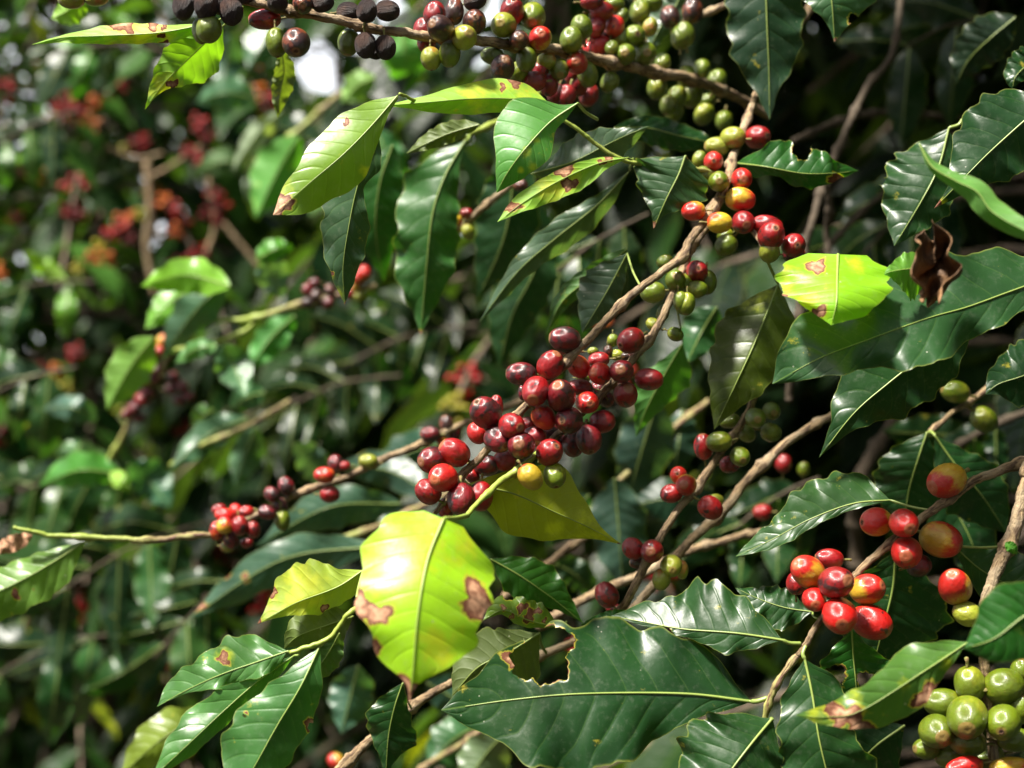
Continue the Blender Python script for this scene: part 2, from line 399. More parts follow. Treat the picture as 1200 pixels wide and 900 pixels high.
        for (x, y, r) in bites:
            ang = np.arctan2(px[:, 1]-y, px[:, 0]-x)
            rr = r*(1+.11*np.sin(ang*3+x)+.07*np.sin(ang*7+y)+.05*np.sin(ang*13+x*2)+.03*np.sin(ang*23+y))
            dd = np.hypot(px[:, 0]-x, px[:, 1]-y); ins = dd < rr
            Q = Q[~ins[Q].all(1)]
            used = np.zeros(len(px), bool); used[Q.ravel()] = True
            mv = ins & used
            px[mv, 0] = x+np.cos(ang[mv])*rr[mv]; px[mv, 1] = y+np.sin(ang[mv])*rr[mv]
            sp = np.maximum(sp, np.clip(.40-(dd-rr)/10., 0, .40)*(dd > rr*.9))
        used = np.unique(Q); mp = -np.ones(len(px), int); mp[used] = np.arange(len(used))
        V = PA(px)[used]-s.org; Q = mp[Q]
        # orientation: front face (upper side) towards the camera unless `under`
        me = mesh_np(name, V, Q, M_LEAF, uv[used], {'lat': lat[used], 'spot': sp[used], 'yel': yl[used], 'rnd': np.full(len(used), rn)}, flip=under)
        o = link(name, me, s.o, color=col)
        if label: o['label'] = label
        if rib:
            n2 = nu if not bites else nu
            q2 = q.copy(); q2[:, 2] = D[:, nv]; rp = q2[:int(n2*.93)].copy(); rad = np.linspace(1.5, .4, len(rp))*ribr*min(1.25, max(.55, wmax/60))
            if pet is not None:
                pq, _ = catmull([pet, ((pet[0]+q[0, 0])/2+rng.normal(0, 1.5), (pet[1]+q[0, 1])/2+1.5, (pet[2]+q[0, 2])/2), tuple(q2[0])], 14)
                rp = np.concatenate([pq[:-1], rp]); rad = np.concatenate([np.full(13, 2.3*ribr*min(1.25, max(.55, wmax/60))), rad])
            c = PA(rp)+np.array([0, -.0002, 0]); rm = rad*K*rp[:, 2]
            V2, Q2, uv2 = tube_np(c, rm, 8)
            ro = link('midrib', mesh_np('midrib', V2-s.org, Q2, M_RIB, uv2), o, color=col)
        return o
    def cherries(s, rows, ox=0, oy=0, z=1/3., layer=.0125, rsc=1.0):
        """rows: (zx, zy, rx, ry, kind, depth layer, eye or None) in zoomed picture units"""
        for row in rows:
            zx, zy, rx, ry, kd = row[:5]; ly = row[5] if len(row) > 5 else 0; eye = row[6] if len(row) > 6 else None
            px, py = ox+zx*z, oy+zy*z; rx *= z*rsc; ry *= z*rsc
            st = s.near(px, py)
            d = st[2]-ly*layer
            add_cherry(s, px, py, d, rx, ry, kd, eye, st)
            s.ncherry += 1

# cherry meshes (unit size, eye at +Z)
def revolve(name, prof, mat, seg=28, lobes=0, wrinkle=0., seed=0):
    prof = np.array(prof); th = np.linspace(0, 2*PI, seg+1)
    r2 = np.random.default_rng(seed)
    rad = 1+.012*np.cos(2*th+seed)+.010*np.cos(3*th+seed*2)
    if lobes: rad = rad-.05*np.abs(np.cos(th*.5*lobes))**8
    R = prof[:, 0][:, None]*rad[None]
    if wrinkle:
        w = wrinkle*np.sin(th*7+seed)[None]*np.sin(np.linspace(0, PI, len(prof)))[:, None]*(1+.6*np.sin(np.linspace(0, 9, len(prof))))[:, None]
        R = R*(1+w)
    V = np.stack([R*np.cos(th)[None], R*np.sin(th)[None], np.repeat(prof[:, 1][:, None], seg+1, 1)], -1)
    V[:, -1] = V[:, 0]
    Q = grid_quads(len(prof), seg+1)
    return mesh_np(name, V.reshape(-1, 3), Q, mat, flip=False)
def cherry_prof(e=1.0, p=1.0):
    t = np.linspace(-PI/2, PI/2, 30)
    r = np.cos(t)**.94; z = np.sin(t)*e
    r = r*(1-.03*p*np.sin(t)); z = z-.05*np.exp(-(r/.16)**2)*np.sign(np.sin(t))     # dimple at both ends
    r[0] = r[-1] = .0015
    return list(zip(r, z))
CME = {}
for kd in CM:
    CME[kd] = []
    for i in range(3):
        me = revolve('cherry', cherry_prof(1.0+.03*i, 1+i*.4), CM[kd], seed=i*3+1, lobes=2 if i == 1 else 0, wrinkle=.05 if kd == 'k' else 0.)
        CME[kd].append(me)
def eye_prof():
    return [(.15, .945), (.152, .985), (.13, 1.0), (.10, .985), (.08, .965), (.06, .97), (.045, .985), (.025, .975), (.001, .97)]
EYE = revolve('eye', eye_prof(), M_EYE, seg=18)
def stalk_me():
    c = np.array([[0, 0, -.93], [0.02, 0, -1.1], [.05, .03, -1.3], [.04, .05, -1.55]]); V, Q, uv = tube_np(c, np.array([.13, .10, .11, .14]), 8)
    return mesh_np('stalk', V, Q, M_STALK, uv)
STALK = stalk_me()
def add_cherry(br, px, py, d, rx, ry, kd, eye, st):
    c = P(px, py, d); r = (rx+ry)/2
    away = np.array([px-st[0], -(py-st[1])]); n = np.linalg.norm(away)
    jr = rng.normal(0, .12, 3)
    el = 1.16
    if eye is not None:
        ex, ey = eye; m2 = min(.98, ex*ex+ey*ey); ax = Vector((ex, -math.sqrt(max(.03, 1-m2)), -ey))
    else:
        if rx > ry*1.09: ax = Vector((1 if away[0] >= 0 else -1, -.05, 0))
        elif ry > rx*1.09: ax = Vector((0, -.05, 1 if away[1] > 0 else -1))
        else: ax = Vector((away[0]/(n+1e-6), .15, away[1]/(n+1e-6)))
        ax = ax+Vector(jr)
    ax.normalize()
    q = ax.to_track_quat('Z', 'Y')
    spin = Matrix.Rotation(rng.uniform(0, 6.28), 4, 'Z')
    R = q.to_matrix().to_4x4() @ spin
    # size: mean radius, a little longer along the axis
    rr = r*K*d
    ratio = max(1.12, max(rx, ry)/min(rx, ry))
    S = Matrix.Diagonal((rr/(ratio**.45), rr/(ratio**.45)*.97, rr*(ratio**.5), 1)) if eye is None else Matrix.Diagonal((rr, rr*.97, rr*el, 1))
    o = link('cherry', CME[kd][int(rng.integers(3))], br.o)
    o.matrix_local = Matrix.Translation(c-Vector(br.org)) @ R @ S
    o['label'] = CNAME[kd]+' coffee cherry'
    e = link('eye', EYE, o); k = link('stalk', STALK, o)

exec_data = True
# ================================================================== the near branches
DK = (.010, .044, .010); MD = (.020, .090, .010); LT = (.085, .19, .035); YG = (.15, .33, .012); YL = (.42, .50, .03); OL = (.055, .082, .010); GR = (.045, .085, .045)
G1 = 'fruiting branches of the near coffee bush'; G2 = 'leafy shoots of the near coffee bush'

# --- A: top branch with dried cherries
A = Branch('coffee_branch', 'brown branch across the top carrying dried black, green and red cherries', P(900, 130, .98), group=G1)
A.stem([(900, 135, 1.0, 5), (860, 112, .96, 6), (800, 92, .90, 7), (767, 87, .88, 7), (717, 75, .85, 7), (653, 58, .81, 7), (613, 54, .79, 6.5), (560, 48, .77, 6.5), (500, 42, .76, 6.5), (453, 37, .755, 6), (400, 26, .75, 6), (345, 14, .745, 6), (290, 3, .74, 5), (215, -6, .735, 5), (100, -22, .73, 4)])
A.cherries([(645, 25, 40, 46, 'k', .3), (725, 20, 45, 46, 'k', .9), (735, 103, 46, 48, 'g', .7), (705, 110, 30, 45, 'g', 0), (812, 42, 42, 48, 'k', .8), (768, 10, 36, 40, 'k', -.2), (850, -8, 40, 20, 'k', .2),
   (975, 8, 42, 30, 'k', .8, (-.2, -.3)), (1065, 12, 40, 36, 'n', .9, (.1, .4)), (1135, 10, 38, 34, 'k', .9), (930, 68, 54, 36, 'r', -.4), (972, 150, 38, 52, 'g', .2), (1041, 150, 46, 54, 'n', 1.1, (.1, .7)),
   (250, -2, 46, 34, 'h', .6), (340, -4, 42, 26, 'h', .5)])
A.cherries([(25, 42, 42, 34, 'k', -.2), (90, 38, 38, 40, 'k', 1.1), (163, 38, 42, 38, 'k', .5), (25, 150, 42, 44, 'g', -.5), (85, 160, 38, 45, 'k', 1.), (155, 167, 37, 44, 'k', .9), (118, 185, 30, 25, 'k', 0),
   (328, 48, 42, 40, 'r', .3), (397, 40, 34, 45, 'n', -.2), (347, 98, 48, 44, 'n', 1.2, (-.5, -.1)), (468, 77, 45, 42, 'n', .3, (.1, -.1)), (433, 131, 42, 46, 'h', 1.2, (.35, -.1)), (290, 105, 38, 40, 'r', -.7),
   (300, 150, 36, 34, 'r', -.9), (315, 206, 36, 42, 'h', .2), (381, 190, 40, 46, 'g', .5), (470, 5, 40, 30, 'k', .2),
   (570, 88, 48, 44, 'h', .4, (-.2, .1)), (600, 40, 44, 46, 'r', .0, (.1, -.6)), (673, 58, 46, 48, 'g', .3, (-.1, .6)), (625, 141, 34, 36, 'n', 1.2, (.1, .0)), (699, 134, 42, 43, 'o', 1.3, (.1, -.1)),
   (530, 196, 40, 30, 'g', -.3), (567, 238, 44, 44, 'n', .6, (.2, -.4)), (651, 209, 38, 43, 'g', .6), (622, 255, 36, 38, 'g', -.5), (700, 245, 32, 30, 'r', -.4), (678, 286, 42, 38, 'r', .0), (730, 300, 36, 38, 'r', -.2),
   (765, 245, 34, 40, 'g', .5, (.1, .6)), (808, 140, 42, 44, 'g', .9), (845, 95, 40, 44, 'g', .5), (828, 222, 38, 42, 'o', 1.2, (-.1, .1)), (865, 262, 38, 46, 'g', .4), (720, 215, 34, 30, 'h', 0),
   (905, 158, 42, 36, 'b', -1.2), (962, 93, 36, 36, 'b', -.8), (915, 40, 42, 38, 'r', -1.2), (895, 95, 38, 36, 'r', -1.2), (880, 170, 34, 34, 'b', -1.5), (925, 140, 34, 34, 'r', -1.6),
   (1030, 125, 36, 42, 'g', .2, (.2, .1)), (998, 191, 36, 40, 'g', .7, (-.1, .1)), (1067, 186, 37, 47, 'g', .6, (.1, .2)), (985, 132, 30, 32, 'g', -.4), (950, 167, 26, 26, 'g', .1), (985, 55, 28, 28, 'g', -1.),
   (1050, 40, 40, 40, 'g', -2.2), (1155, 60, 38, 40, 'n', -2.), (943, 290, 36, 34, 'g', .2), (1130, 220, 32, 32, 'g', -.3), (1085, 95, 30, 32, 'h', -1.2), (1195, 130, 38, 42, 'g', -.8), (1110, 310, 38, 40, 'g', -1.), (1180, 340, 36, 38, 'g', -1.6),
   (790, 338, 40, 38, 'r', -.6), (832, 298, 40, 38, 'r', -.8), (870, 335, 38, 38, 'r', -1.0), (815, 262, 36, 34, 'r', -1.1), (755, 330, 34, 34, 'd', -1.2), (1150, 370, 34, 34, 'g', -1.6), (880, 5, 40, 30, 'r', -1.4), (960, 15, 34, 30, 'g', -1.5), (1090, 10, 40, 36, 'g', -2.)], 400, 0)
A.cherries([(35, 38, 38, 44, 'n', -.5), (8, 120, 34, 42, 'g', -.5), (66, 245, 36, 34, 'g', -.6), (120, 285, 40, 38, 'g', -.6), (12, 268, 36, 38, 'g', -.4), (33, 338, 38, 40, 'g', -1.2), (75, 402, 36, 38, 'g', -1.6), (85, 355, 30, 26, 'g', -1.8), (145, 425, 30, 34, 'g', -2.2), (-30, 395, 34, 34, 'g', -2.)], 800, 0)
A.leaf([(262, 30, .755), (215, 75, .765), (192, 98, .77), (170, 128, .775)], [0, 26, 34, 20, 4, 0], [0, 20, 30, 24, 12, 0], YG, .5, -.2, under=True, spots=[(203, 98, 5)], yel=[(190, 100, 26)], pet=(285, 12, .745), rn=.4, label='bright yellow green hanging leaf')
A.leaf([(252, 26, .75), (190, 38, .75), (120, 42, .752), (75, 44, .755), (38, 52, .76)], [0, 12, 11, 10, 7, 0], [0, 6, 13, 12, 4, 0], YG, .9, 1.2, under=True, spots=[(132, 25, 10), (150, 29, 8), (180, 29, 6), (192, 32, 4), (190, 42, 4), (193, 54, 6)], yel=[(160, 38, 60)], pet=(285, 8, .745), rn=.5, label='long curled yellow green leaf with brown edge spots')
A.leaf([(98, -5, .95), (80, 12, .95), (60, 22, .95)], 20, 16, YG, .4, .2, under=True, label='small blurred yellow green leaf')
A.leaf([(330, 58, .82), (333, 85, .83), (328, 110, .84), (325, 138, .85)], 14, 12, OL, .4, .3, under=True, label='narrow dark leaf hanging below the branch')

# --- C: main branch, from the upper right to the cluster
C_ = Branch('coffee_branch', 'long brown branch ending in the big cluster of dark red cherries', P(880, 127, .84), group=G1)
C_.stem([(893, 95, .9, 4), (880, 127, .86, 4.5), (872, 150, .84, 5), (857, 187, .82, 5.5), (848, 217, .80, 6), (833, 248, .79, 6), (807, 283, .78, 5.5), (797, 305, .775, 5.5), (767, 328, .765, 5.2), (747, 342, .76, 5), (720, 365, .755, 5.2), (690, 395, .75, 5.6), (663, 425, .747, 5), (635, 452, .744, 5), (610, 480, .742, 5), (588, 505, .74, 5), (568, 525, .738, 5), (550, 545, .736, 5.2), (538, 559, .735, 5), (526, 580, .733, 3.6), (510, 600, .73, 3.2), (500, 612, .73, 2.6)])
C_.stem([(874, 262, .795, 3), (884, 272, .785, 3.4), (891, 282, .78, 3.2), (893, 292, .78, 2.4)], name='side_twig', nodes=[])
C_.cherries([(785, 292, 54, 44, 'd', .3), (735, 383, 46, 49, 'r', .4, (.4, -.75)), (632, 415, 54, 44, 'd', -.1), (683, 476, 45, 56, 'r', .9, (-.2, .5)), (772, 490, 53, 52, 'd', 1.0, (-.2, -.62)),
  (835, 390, 40, 43, 'b', -.6), (712, 568, 43, 44, 'b', .2), (507, 550, 52, 58, 'd', .7, (-.5, -.62)), (545, 528, 24, 40, 'r', -.3), (478, 622, 38, 38, 'b', -.5), (600, 597, 48, 44, 'r', 1.5, (.55, .1)),
  (550, 645, 40, 54, 'd', .9, (.55, .4)), (632, 665, 50, 49, 'd', 1.5, (-.15, -.1)), (575, 720, 43, 36, 'r', -.5), (655, 592, 32, 28, 'd', -.9), (680, 635, 40, 36, 'r', -.2), (510, 735, 46, 38, 'd', -.7), (462, 775, 26, 24, 'r', -1.),
  (397, 690, 54, 52, 'r', .2), (320, 717, 51, 47, 'd', .1, (-.7, .1)), (357, 780, 49, 52, 'b', 1.2, (-.45, .05)), (305, 828, 45, 47, 'r', .1), (422, 855, 52, 51, 'd', 1.1, (.05, .85)), (490, 845, 45, 51, 'r', -.1), (370, 885, 32, 36, 'r', -.6),
  (640, 480, 20, 28, 'd', -1.2), (792, 320, 40, 34, 'r', -.7)], 400, 300)
C_.cherries([(955, 297, 20, 24, 'g', -2.4), (968, 348, 25, 20, 'h', -2.4), (938, 335, 18, 22, 'n', -2.4), (885, 335, 20, 16, 'g', -2.), (1010, 350, 26, 18, 'n', -1.5), (850, 432, 24, 18, 'g', -1.6)], 400, 300)
C_.cherries([(177, 483, 42, 40, 'h', .7), (264, 482, 42, 43, 'r', .2, (.55, 0)), (120, 515, 43, 34, 'h', -.2), (108, 567, 35, 36, 'b', .5, (-.1, .1)), (127, 638, 37, 38, 'g', 1., (-.1, .1)), (208, 629, 41, 36, 'b', .9, (.0, .2)),
  (203, 701, 51, 42, 'o', .5), (130, 783, 45, 37, 'y', .8), (213, 782, 42, 42, 'r', .7, (.1, .3)), (38, 742, 43, 35, 'o', .2), (153, 863, 42, 39, 'g', -.2), (298, 792, 52, 34, 'r', -.3), (312, 828, 49, 49, 'r', .8, (.1, -.4)),
  (305, 885, 42, 32, 'h', .6, (0, -.4)), (390, 862, 43, 42, 'r', .3, (.1, .1)), (392, 895, 38, 32, 'd', -.5), (75, 616, 34, 34, 'g', -.6), (60, 560, 26, 30, 'g', -1.), (150, 830, 30, 28, 'g', -1.)], 800, 0)
C_.leaf([(912, 333, .80), (885, 400, .795), (862, 450, .79), (837, 503, .79)], [0, 32, 37, 40, 32, 14, 0], [0, 28, 48, 45, 36, 20, 0], OL, .25, [.3, .5, .5, .2], under=False, wave=.0012, yel=[(880, 345, 30)], pet=(893, 292, .785), rn=.5, label='olive leaf with clear side veins hanging point down')
C_.leaf([(735, 297, .80), (712, 340, .805), (682, 390, .81)], [0, 12, 18, 13, 0], [0, 24, 34, 22, 0], GR, .3, .5, pet=(752, 338, .765), rn=.4)
C_.leaf([(735, 292, .83), (700, 320, .84), (660, 352, .85), (640, 392, .86)], 12, 14, MD, .3, .5, under=True, rn=.7)
C_.leaf([(862, 191, .82), (895, 195, .80), (940, 203, .795), (975, 203, .795), (1006, 200, .80)], [0, 18, 36, 26, 30, 14, 0], [0, 14, 8, 16, 16, 8, 0], MD, .2, .9, wave=.003, spots=[(980, 212, 9)], bites=[(940, 176, 11)], pet=(856, 188, .818), rn=.35, label='small ragged leaf with a torn upper edge')

# --- D: the parallel branch with a green tip
D_ = Branch('coffee_branch', 'branch with a green tip bearing a bright lime leaf with tan spots', P(843, 235, .83), group=G1)
D_.stem([(846, 235, .825, 4), (826, 268, .81, 5), (812, 292, .80, 5.2), (797, 322, .79, 5), (787, 350, .78, 5), (770, 387, .77, 5), (757, 407, .765, 5), (740, 427, .762, 5), (717, 453, .76, 5), (683, 483, .758, 5), (655, 508, .755, 4.8), (640, 524, .745, 4.4)])
D_.stem([(640, 524, .745, 3.8), (622, 538, .728, 3.8), (602, 553, .722, 3.8), (584, 566, .717, 3.8), (566, 584, .708, 3.2), (553, 598, .70, 3.2), (545, 606, .695, 3.)], young=(.9, 1.), nodes=[.034, .055])
D_.cherries([(840, 462, 42, 30, 'r', -.3), (1017, 297, 50, 42, 'r', .8, (-.75, .35)), (905, 365, 38, 28, 'r', -.6), (908, 413, 39, 40, 'b', .8, (-.55, -.1)), (985, 405, 44, 42, 'd', 1.3, (-.15, -.1)), (1082, 433, 50, 40, 'r', .3),
  (1000, 487, 41, 46, 'r', .6, (.1, -.45)), (865, 515, 38, 45, 'b', .9, (.2, .1)), (800, 577, 52, 45, 'd', 1.7, (-.5, .0)), (918, 582, 47, 42, 'r', .3), (870, 645, 44, 52, 'd', .9, (.1, .8)), (815, 662, 40, 46, 'd', -.2),
  (732, 690, 44, 50, 'r', 1.3, (.45, -.45)), (905, 468, 30, 30, 'd', -1.), (930, 503, 30, 30, 'd', -1.3), (732, 622, 38, 30, 'd', -.6), (765, 655, 26, 30, 'd', -.9), (665, 777, 47, 44, 'y', .8), (750, 772, 37, 44, 'g', .4, (.1, .85))], 400, 300)
D_.cherries([(1175, 85, 36, 38, 'g', .5, (0, -.3)), (1095, 128, 44, 38, 'g', -.4), (1195, 165, 28, 40, 'g', .6), (1175, 275, 27, 28, 'g', -1.), (1097, 240, 24, 26, 'h', -1.2), (1140, 22, 32, 26, 'g', -.9), (1130, 200, 24, 30, 'g', -1.3)], 400, 300)
D_.cherries([(50, 55, 42, 38, 'r', .6, (0, -.2)), (0, 92, 34, 32, 'g', .2), (84, 92, 37, 44, 'g', -.3), (50, 117, 36, 33, 'g', .4), (12, 168, 33, 40, 'g', .6), (-25, 60, 30, 36, 'g', -.4)], 800, 300)
D_.leaf([(548, 567, .735), (600, 578, .742), (650, 600, .75), (690, 618, .755), (728, 638, .76)], [0, 18, 40, 52, 30, 8, 0], [0, 30, 46, 40, 26, 10, 0], (.20, .24, .012), .35, .2, under=False, wave=.001, wf=2, yel=[(700, 610, 32), (650, 620, 22)], spots=[(729, 639, 5)], pet=(540, 560, .735), rn=.6, quilt=.0005, label='broad olive leaf below the big cluster')
D_.leaf([(520, 608, .630), (503, 650, .618), (494, 690, .608), (488, 735, .602), (484, 787, .60), (480, 826, .602)], [26, 66, 82, 82, 78, 76, 68, 46, 8, 0], [26, 64, 76, 72, 76, 66, 52, 38, 8, 0], (.25, .47, .015), .35, .15, wave=.002, wf=2.2, curl=.15, quilt=.0005,
   spots=[(558, 704, 18), (563, 715, 12), (441, 719, 13), (420, 706, 12), (436, 760, 10), (426, 746, 9), (478, 806, 12), (482, 824, 10)], yel=[(530, 640, 40), (450, 670, 40), (510, 760, 40)], pet=(548, 604, .697), rn=.55, ribr=1.1, label='large bright lime leaf with tan dead spots, close to the lens')
D_.leaf([(800, 402, .88), (778, 440, .885), (758, 478, .89), (745, 512, .90)], [0, 30, 24, 12, 0], [0, 12, 24, 14, 0], (.03, .14, .012), .4, .3, under=True, rn=.4, pet=(790, 345, .79))

# --- E: middle right branch continuing under the big leaf to the lower left
E_ = Branch('coffee_branch', 'tan branch with green and red cherries running down to the bottom edge', P(905, 430, .82), group=G1)
E_.stem([(915, 415, .84, 4), (903, 443, .825, 5), (885, 463, .82, 5.5), (877, 487, .815, 5), (863, 512, .81, 5), (843, 540, .80, 5), (823, 571, .795, 5.5), (800, 600, .79, 5), (780, 633, .785, 5), (763, 662, .78, 5.5), (747, 693, .775, 5.5), (733, 716, .785, 5.5), (700, 740, .83, 5), (640, 768, .84, 5.3), (580, 788, .83, 5.3), (530, 803, .815, 5.3), (477, 835, .795, 6), (430, 873, .79, 6), (395, 906, .785, 6.5), (360, 940, .78, 6)])
E_.cherries([(127, 653, 44, 38, 'g', .9), (73, 670, 34, 46, 'r', -.1), (202, 705, 35, 37, 'g', .7, (.1, .3)), (257, 570, 38, 37, 'g', .9, (0, .1)), (313, 545, 35, 28, 'g', .2, (.1, .2)), (310, 620, 38, 34, 'g', -.2), (165, 580, 38, 26, 'g', -.8), (165, 733, 34, 30, 'r', -.8), (225, 625, 32, 30, 'g', -1.2),
   (12, 805, 38, 38, 'o', .8, (-.3, -.1)), (-15, 770, 34, 28, 'o', 0, (-.2, -.2)), (-40, 835, 40, 34, 'r', 0), (97, 885, 42, 44, 'r', .8), (108, 862, 36, 26, 'h', -.4)], 800, 300)
E_.cherries([(1025, 128, 38, 40, 'r', .3), (1092, 138, 43, 41, 'r', .9, (-.2, -.1)), (1045, 178, 32, 22, 'n', -.4), (1160, 190, 36, 44, 'h', .6, (.0, .2)), (1125, 237, 34, 38, 'h', .3), (1197, 203, 24, 32, 'h', -.2), (933, 291, 45, 42, 'r', .5), (955, 338, 26, 20, 'd', -.2)], 400, 600)
E_.leaf([(575, 655, .80), (610, 675, .80), (650, 703, .805), (683, 730, .81)], [0, 22, 30, 16, 0], [0, 24, 22, 8, 0], MD, .4, .2, rn=.6, quilt=.0012)
E_.leaf([(655, 735, .77), (620, 727, .765), (590, 715, .762), (566, 727, .76)], [0, 6, 10, 5, 0], [0, 22, 22, 16, 0], (.10, .17, .02), .7, .5, spots=[(612, 712, 6), (620, 722, 7), (590, 712, 3), (630, 716, 4), (600, 722, 3), (638, 727, 3)], bites=[(597, 697, 7)], rn=.5, pet=(664, 728, .775), label='small folded leaf with rust brown spots')
E_.leaf([(632, 742, .775), (595, 765, .775), (560, 782, .775), (530, 815, .775)], [0, 46, 44, 26, 0], [0, 26, 38, 26, 0], (.05, .07, .012), .3, .3, rn=.4, under=True, pet=(640, 765, .80))
E_.leaf([(472, 800, .78), (462, 830, .78), (455, 865, .782), (452, 912, .785)], [0, 14, 26, 34, 12, 0], [0, 18, 30, 20, 8, 0], DK, .5, .3, rn=.6, pet=(482, 830, .79), label='narrow dark leaf hanging at the bottom of the branch')
E_.leaf([(740, 718, .768), (700, 728, .77), (680, 732, .77)], 9, 9, MD, .2, .2, rn=.5, rib=False)

# --- F, G: bare branches behind
F_ = Branch('coffee_branch', 'bare straight tan branch passing behind the green cherries', P(953, 500, .86), group=G1)
F_.stem([(990, 480, .88, 4), (953, 500, .87, 5), (910, 533, .86, 6), (877, 563, .855, 6), (850, 597, .85, 6.5), (820, 627, .85, 6), (795, 652, .845, 6), (760, 694, .84, 6), (735, 722, .84, 5), (700, 752, .84, 5)])
G_ = Branch('coffee_branch', 'thin bare blurred branch crossing behind the lower cherries', P(853, 633, .95), group=G1)
G_.stem([(905, 620, 1., 4), (853, 633, .97, 5), (810, 645, .95, 5), (753, 671, .93, 5.5), (710, 690, .92, 6), (667, 712, .91, 6), (630, 735, .91, 6)])
G_.stem([(700, 620, 1.02, 4), (657, 648, 1.0, 4.5), (625, 672, 1.0, 5), (590, 700, 1.0, 5)])
G_.cherries([(355, 730, 30, 34, 'r', 0), (425, 750, 22, 26, 'g', 0), (280, 900, 32, 28, 'r', .2)], 800, 300)
# --- H: right branch with two bright clusters
H_ = Branch('coffee_branch', 'branch rising to the right edge with two bunches of bright red and yellow cherries', P(1200, 543, .73), group=G1)
H_.stem([(1245, 525, .745, 6.5), (1200, 543, .74, 6), (1150, 563, .735, 6), (1120, 583, .732, 5.5), (1093, 600, .73, 5.5), (1050, 631, .725, 5), (1007, 670, .72, 5), (985, 698, .72, 4.5), (962, 725, .718, 4.2), (947, 750, .717, 4.2), (935, 768, .717, 4)], young=(0, .12), rs=1.)
H_.stem([(935, 768, .717, 3.8), (923, 783, .717, 3.6), (910, 803, .718, 3.6), (900, 832, .72, 3.6), (893, 855, .722, 3)], young=(.35, .8), nodes=[.003, .016, .03])
H_.cherries([(927, 790, 70, 53, 'o', .2, (-.85, .3))], 800, 300)
H_.cherries([(680, 35, 56, 46, 'o', -.2, (-.95, .0)), (778, 40, 54, 47, 'b', 1.1, (.1, .25)), (787, 143, 54, 58, 'b', .6, (-.3, 0.1)), (908, 97, 70, 58, 'o', .1, (.8, .3)), (830, 188, 46, 40, 'd', -.8),
   (440, 210, 61, 54, 'o', .6, (-.7, -.5)), (515, 165, 50, 38, 'r', -.4), (400, 250, 36, 42, 'r', -.6), (540, 247, 61, 54, 'r', 1.7, (.45, -.2)), (463, 308, 44, 42, 'b', 1., (-.1, .25)), (650, 272, 58, 52, 'o', .4, (.7, -.3)),
   (552, 365, 65, 62, 'b', 1.7, (-.1, .3)), (665, 387, 62, 60, 'b', .6, (.8, .35))], 800, 600)
H_.leaf([(880, 822, .722), (800, 813, .72), (683, 813, .715), (600, 820, .715), (517, 832, .715)], [0, 19, 32, 57, 77, 92, 92, 85, 57, 30, 0], [0, 35, 66, 72, 85, 86, 82, 72, 54, 29, 0], DK, [-.1, -.35, -.3], [.3, .55, .3], wave=.0035, wf=3.2, quilt=.0021,
   bites=[(634, 770, 33), (655, 752, 17)], spots=[(604, 775, 12), (598, 768, 6)], pet=(899, 818, .72), rn=.55, nu=130, nv=26, ph=1., label='largest dark glossy leaf with a bitten upper edge')
H_.leaf([(917, 750, .715), (863, 742, .72), (800, 737, .73), (750, 728, .74), (716, 722, .745)], [0, 16, 25, 12, 8, 4, 0], [0, 30, 52, 60, 36, 22, 0], DK, -.3, .6, wave=.003, quilt=.0012, bites=[(780, 742, 8)], pet=(938, 754, .717), rn=.75, label='dark leaf with a small hole near its margin')
H_.leaf([(952, 717, .745), (920, 712, .75), (890, 702, .755), (862, 689, .76)], [0, 22, 30, 14, 0], [0, 16, 22, 12, 0], DK, -.2, .6, wave=.003, rn=.7, pet=(958, 725, .72))
H_.leaf([(943, 772, .712), (952, 815, .705), (960, 867, .70), (975, 930, .70), (985, 985, .70)], [0, 32, 42, 40, 52, 62, 40, 0], [0, 30, 42, 48, 50, 40, 30, 0], DK, .5, .3, wave=.002, quilt=.0013, pet=(944, 757, .716), rn=.7, label='dark leaf hanging below the branch node')
H_.leaf([(905, 842, .71), (880, 872, .70), (850, 912, .695), (820, 960, .69)], [0, 40, 62, 64, 40, 0], [0, 46, 70, 66, 40, 0], DK, .3, .4, wave=.003, quilt=.0013, pet=(898, 848, .72), rn=.75, label='broad dark leaf cut by the bottom edge')
H_.leaf([(998, 738, .735), (1000, 770, .738), (1003, 802, .74), (1006, 850, .745)], [0, 22, 46, 46, 30, 0], [0, 26, 44, 40, 30, 0], MD, .5, .4, wave=.002, bites=[(978, 792, 13), (1014, 797, 10)], pet=(990, 700, .722), rn=.35, label='leaf eaten through by two large holes')
H_.leaf([(1050, 646, .775), (1046, 690, .78), (1035, 735, .785), (1022, 785, .79)], [0, 42, 72, 62, 36, 0], [0, 36, 68, 72, 40, 0], DK, .25, .35, wave=.002, quilt=.0014, pet=(1048, 632, .73), rn=.6, label='broad dark leaf behind the red and yellow cherries')
H_.leaf([(1043, 586, .745), (1000, 590, .745), (950, 608, .745), (905, 632, .75), (862, 652, .755)], [0, 6, 8, 10, 12, 8, 0], [0, 34, 40, 38, 22, 14, 0], (.025, .07, .018), -.6, .55, wave=.0025, wf=4, quilt=.0016, pet=(1090, 598, .732), rn=.5, label='leaf pointing left above the lower cherry bunch')

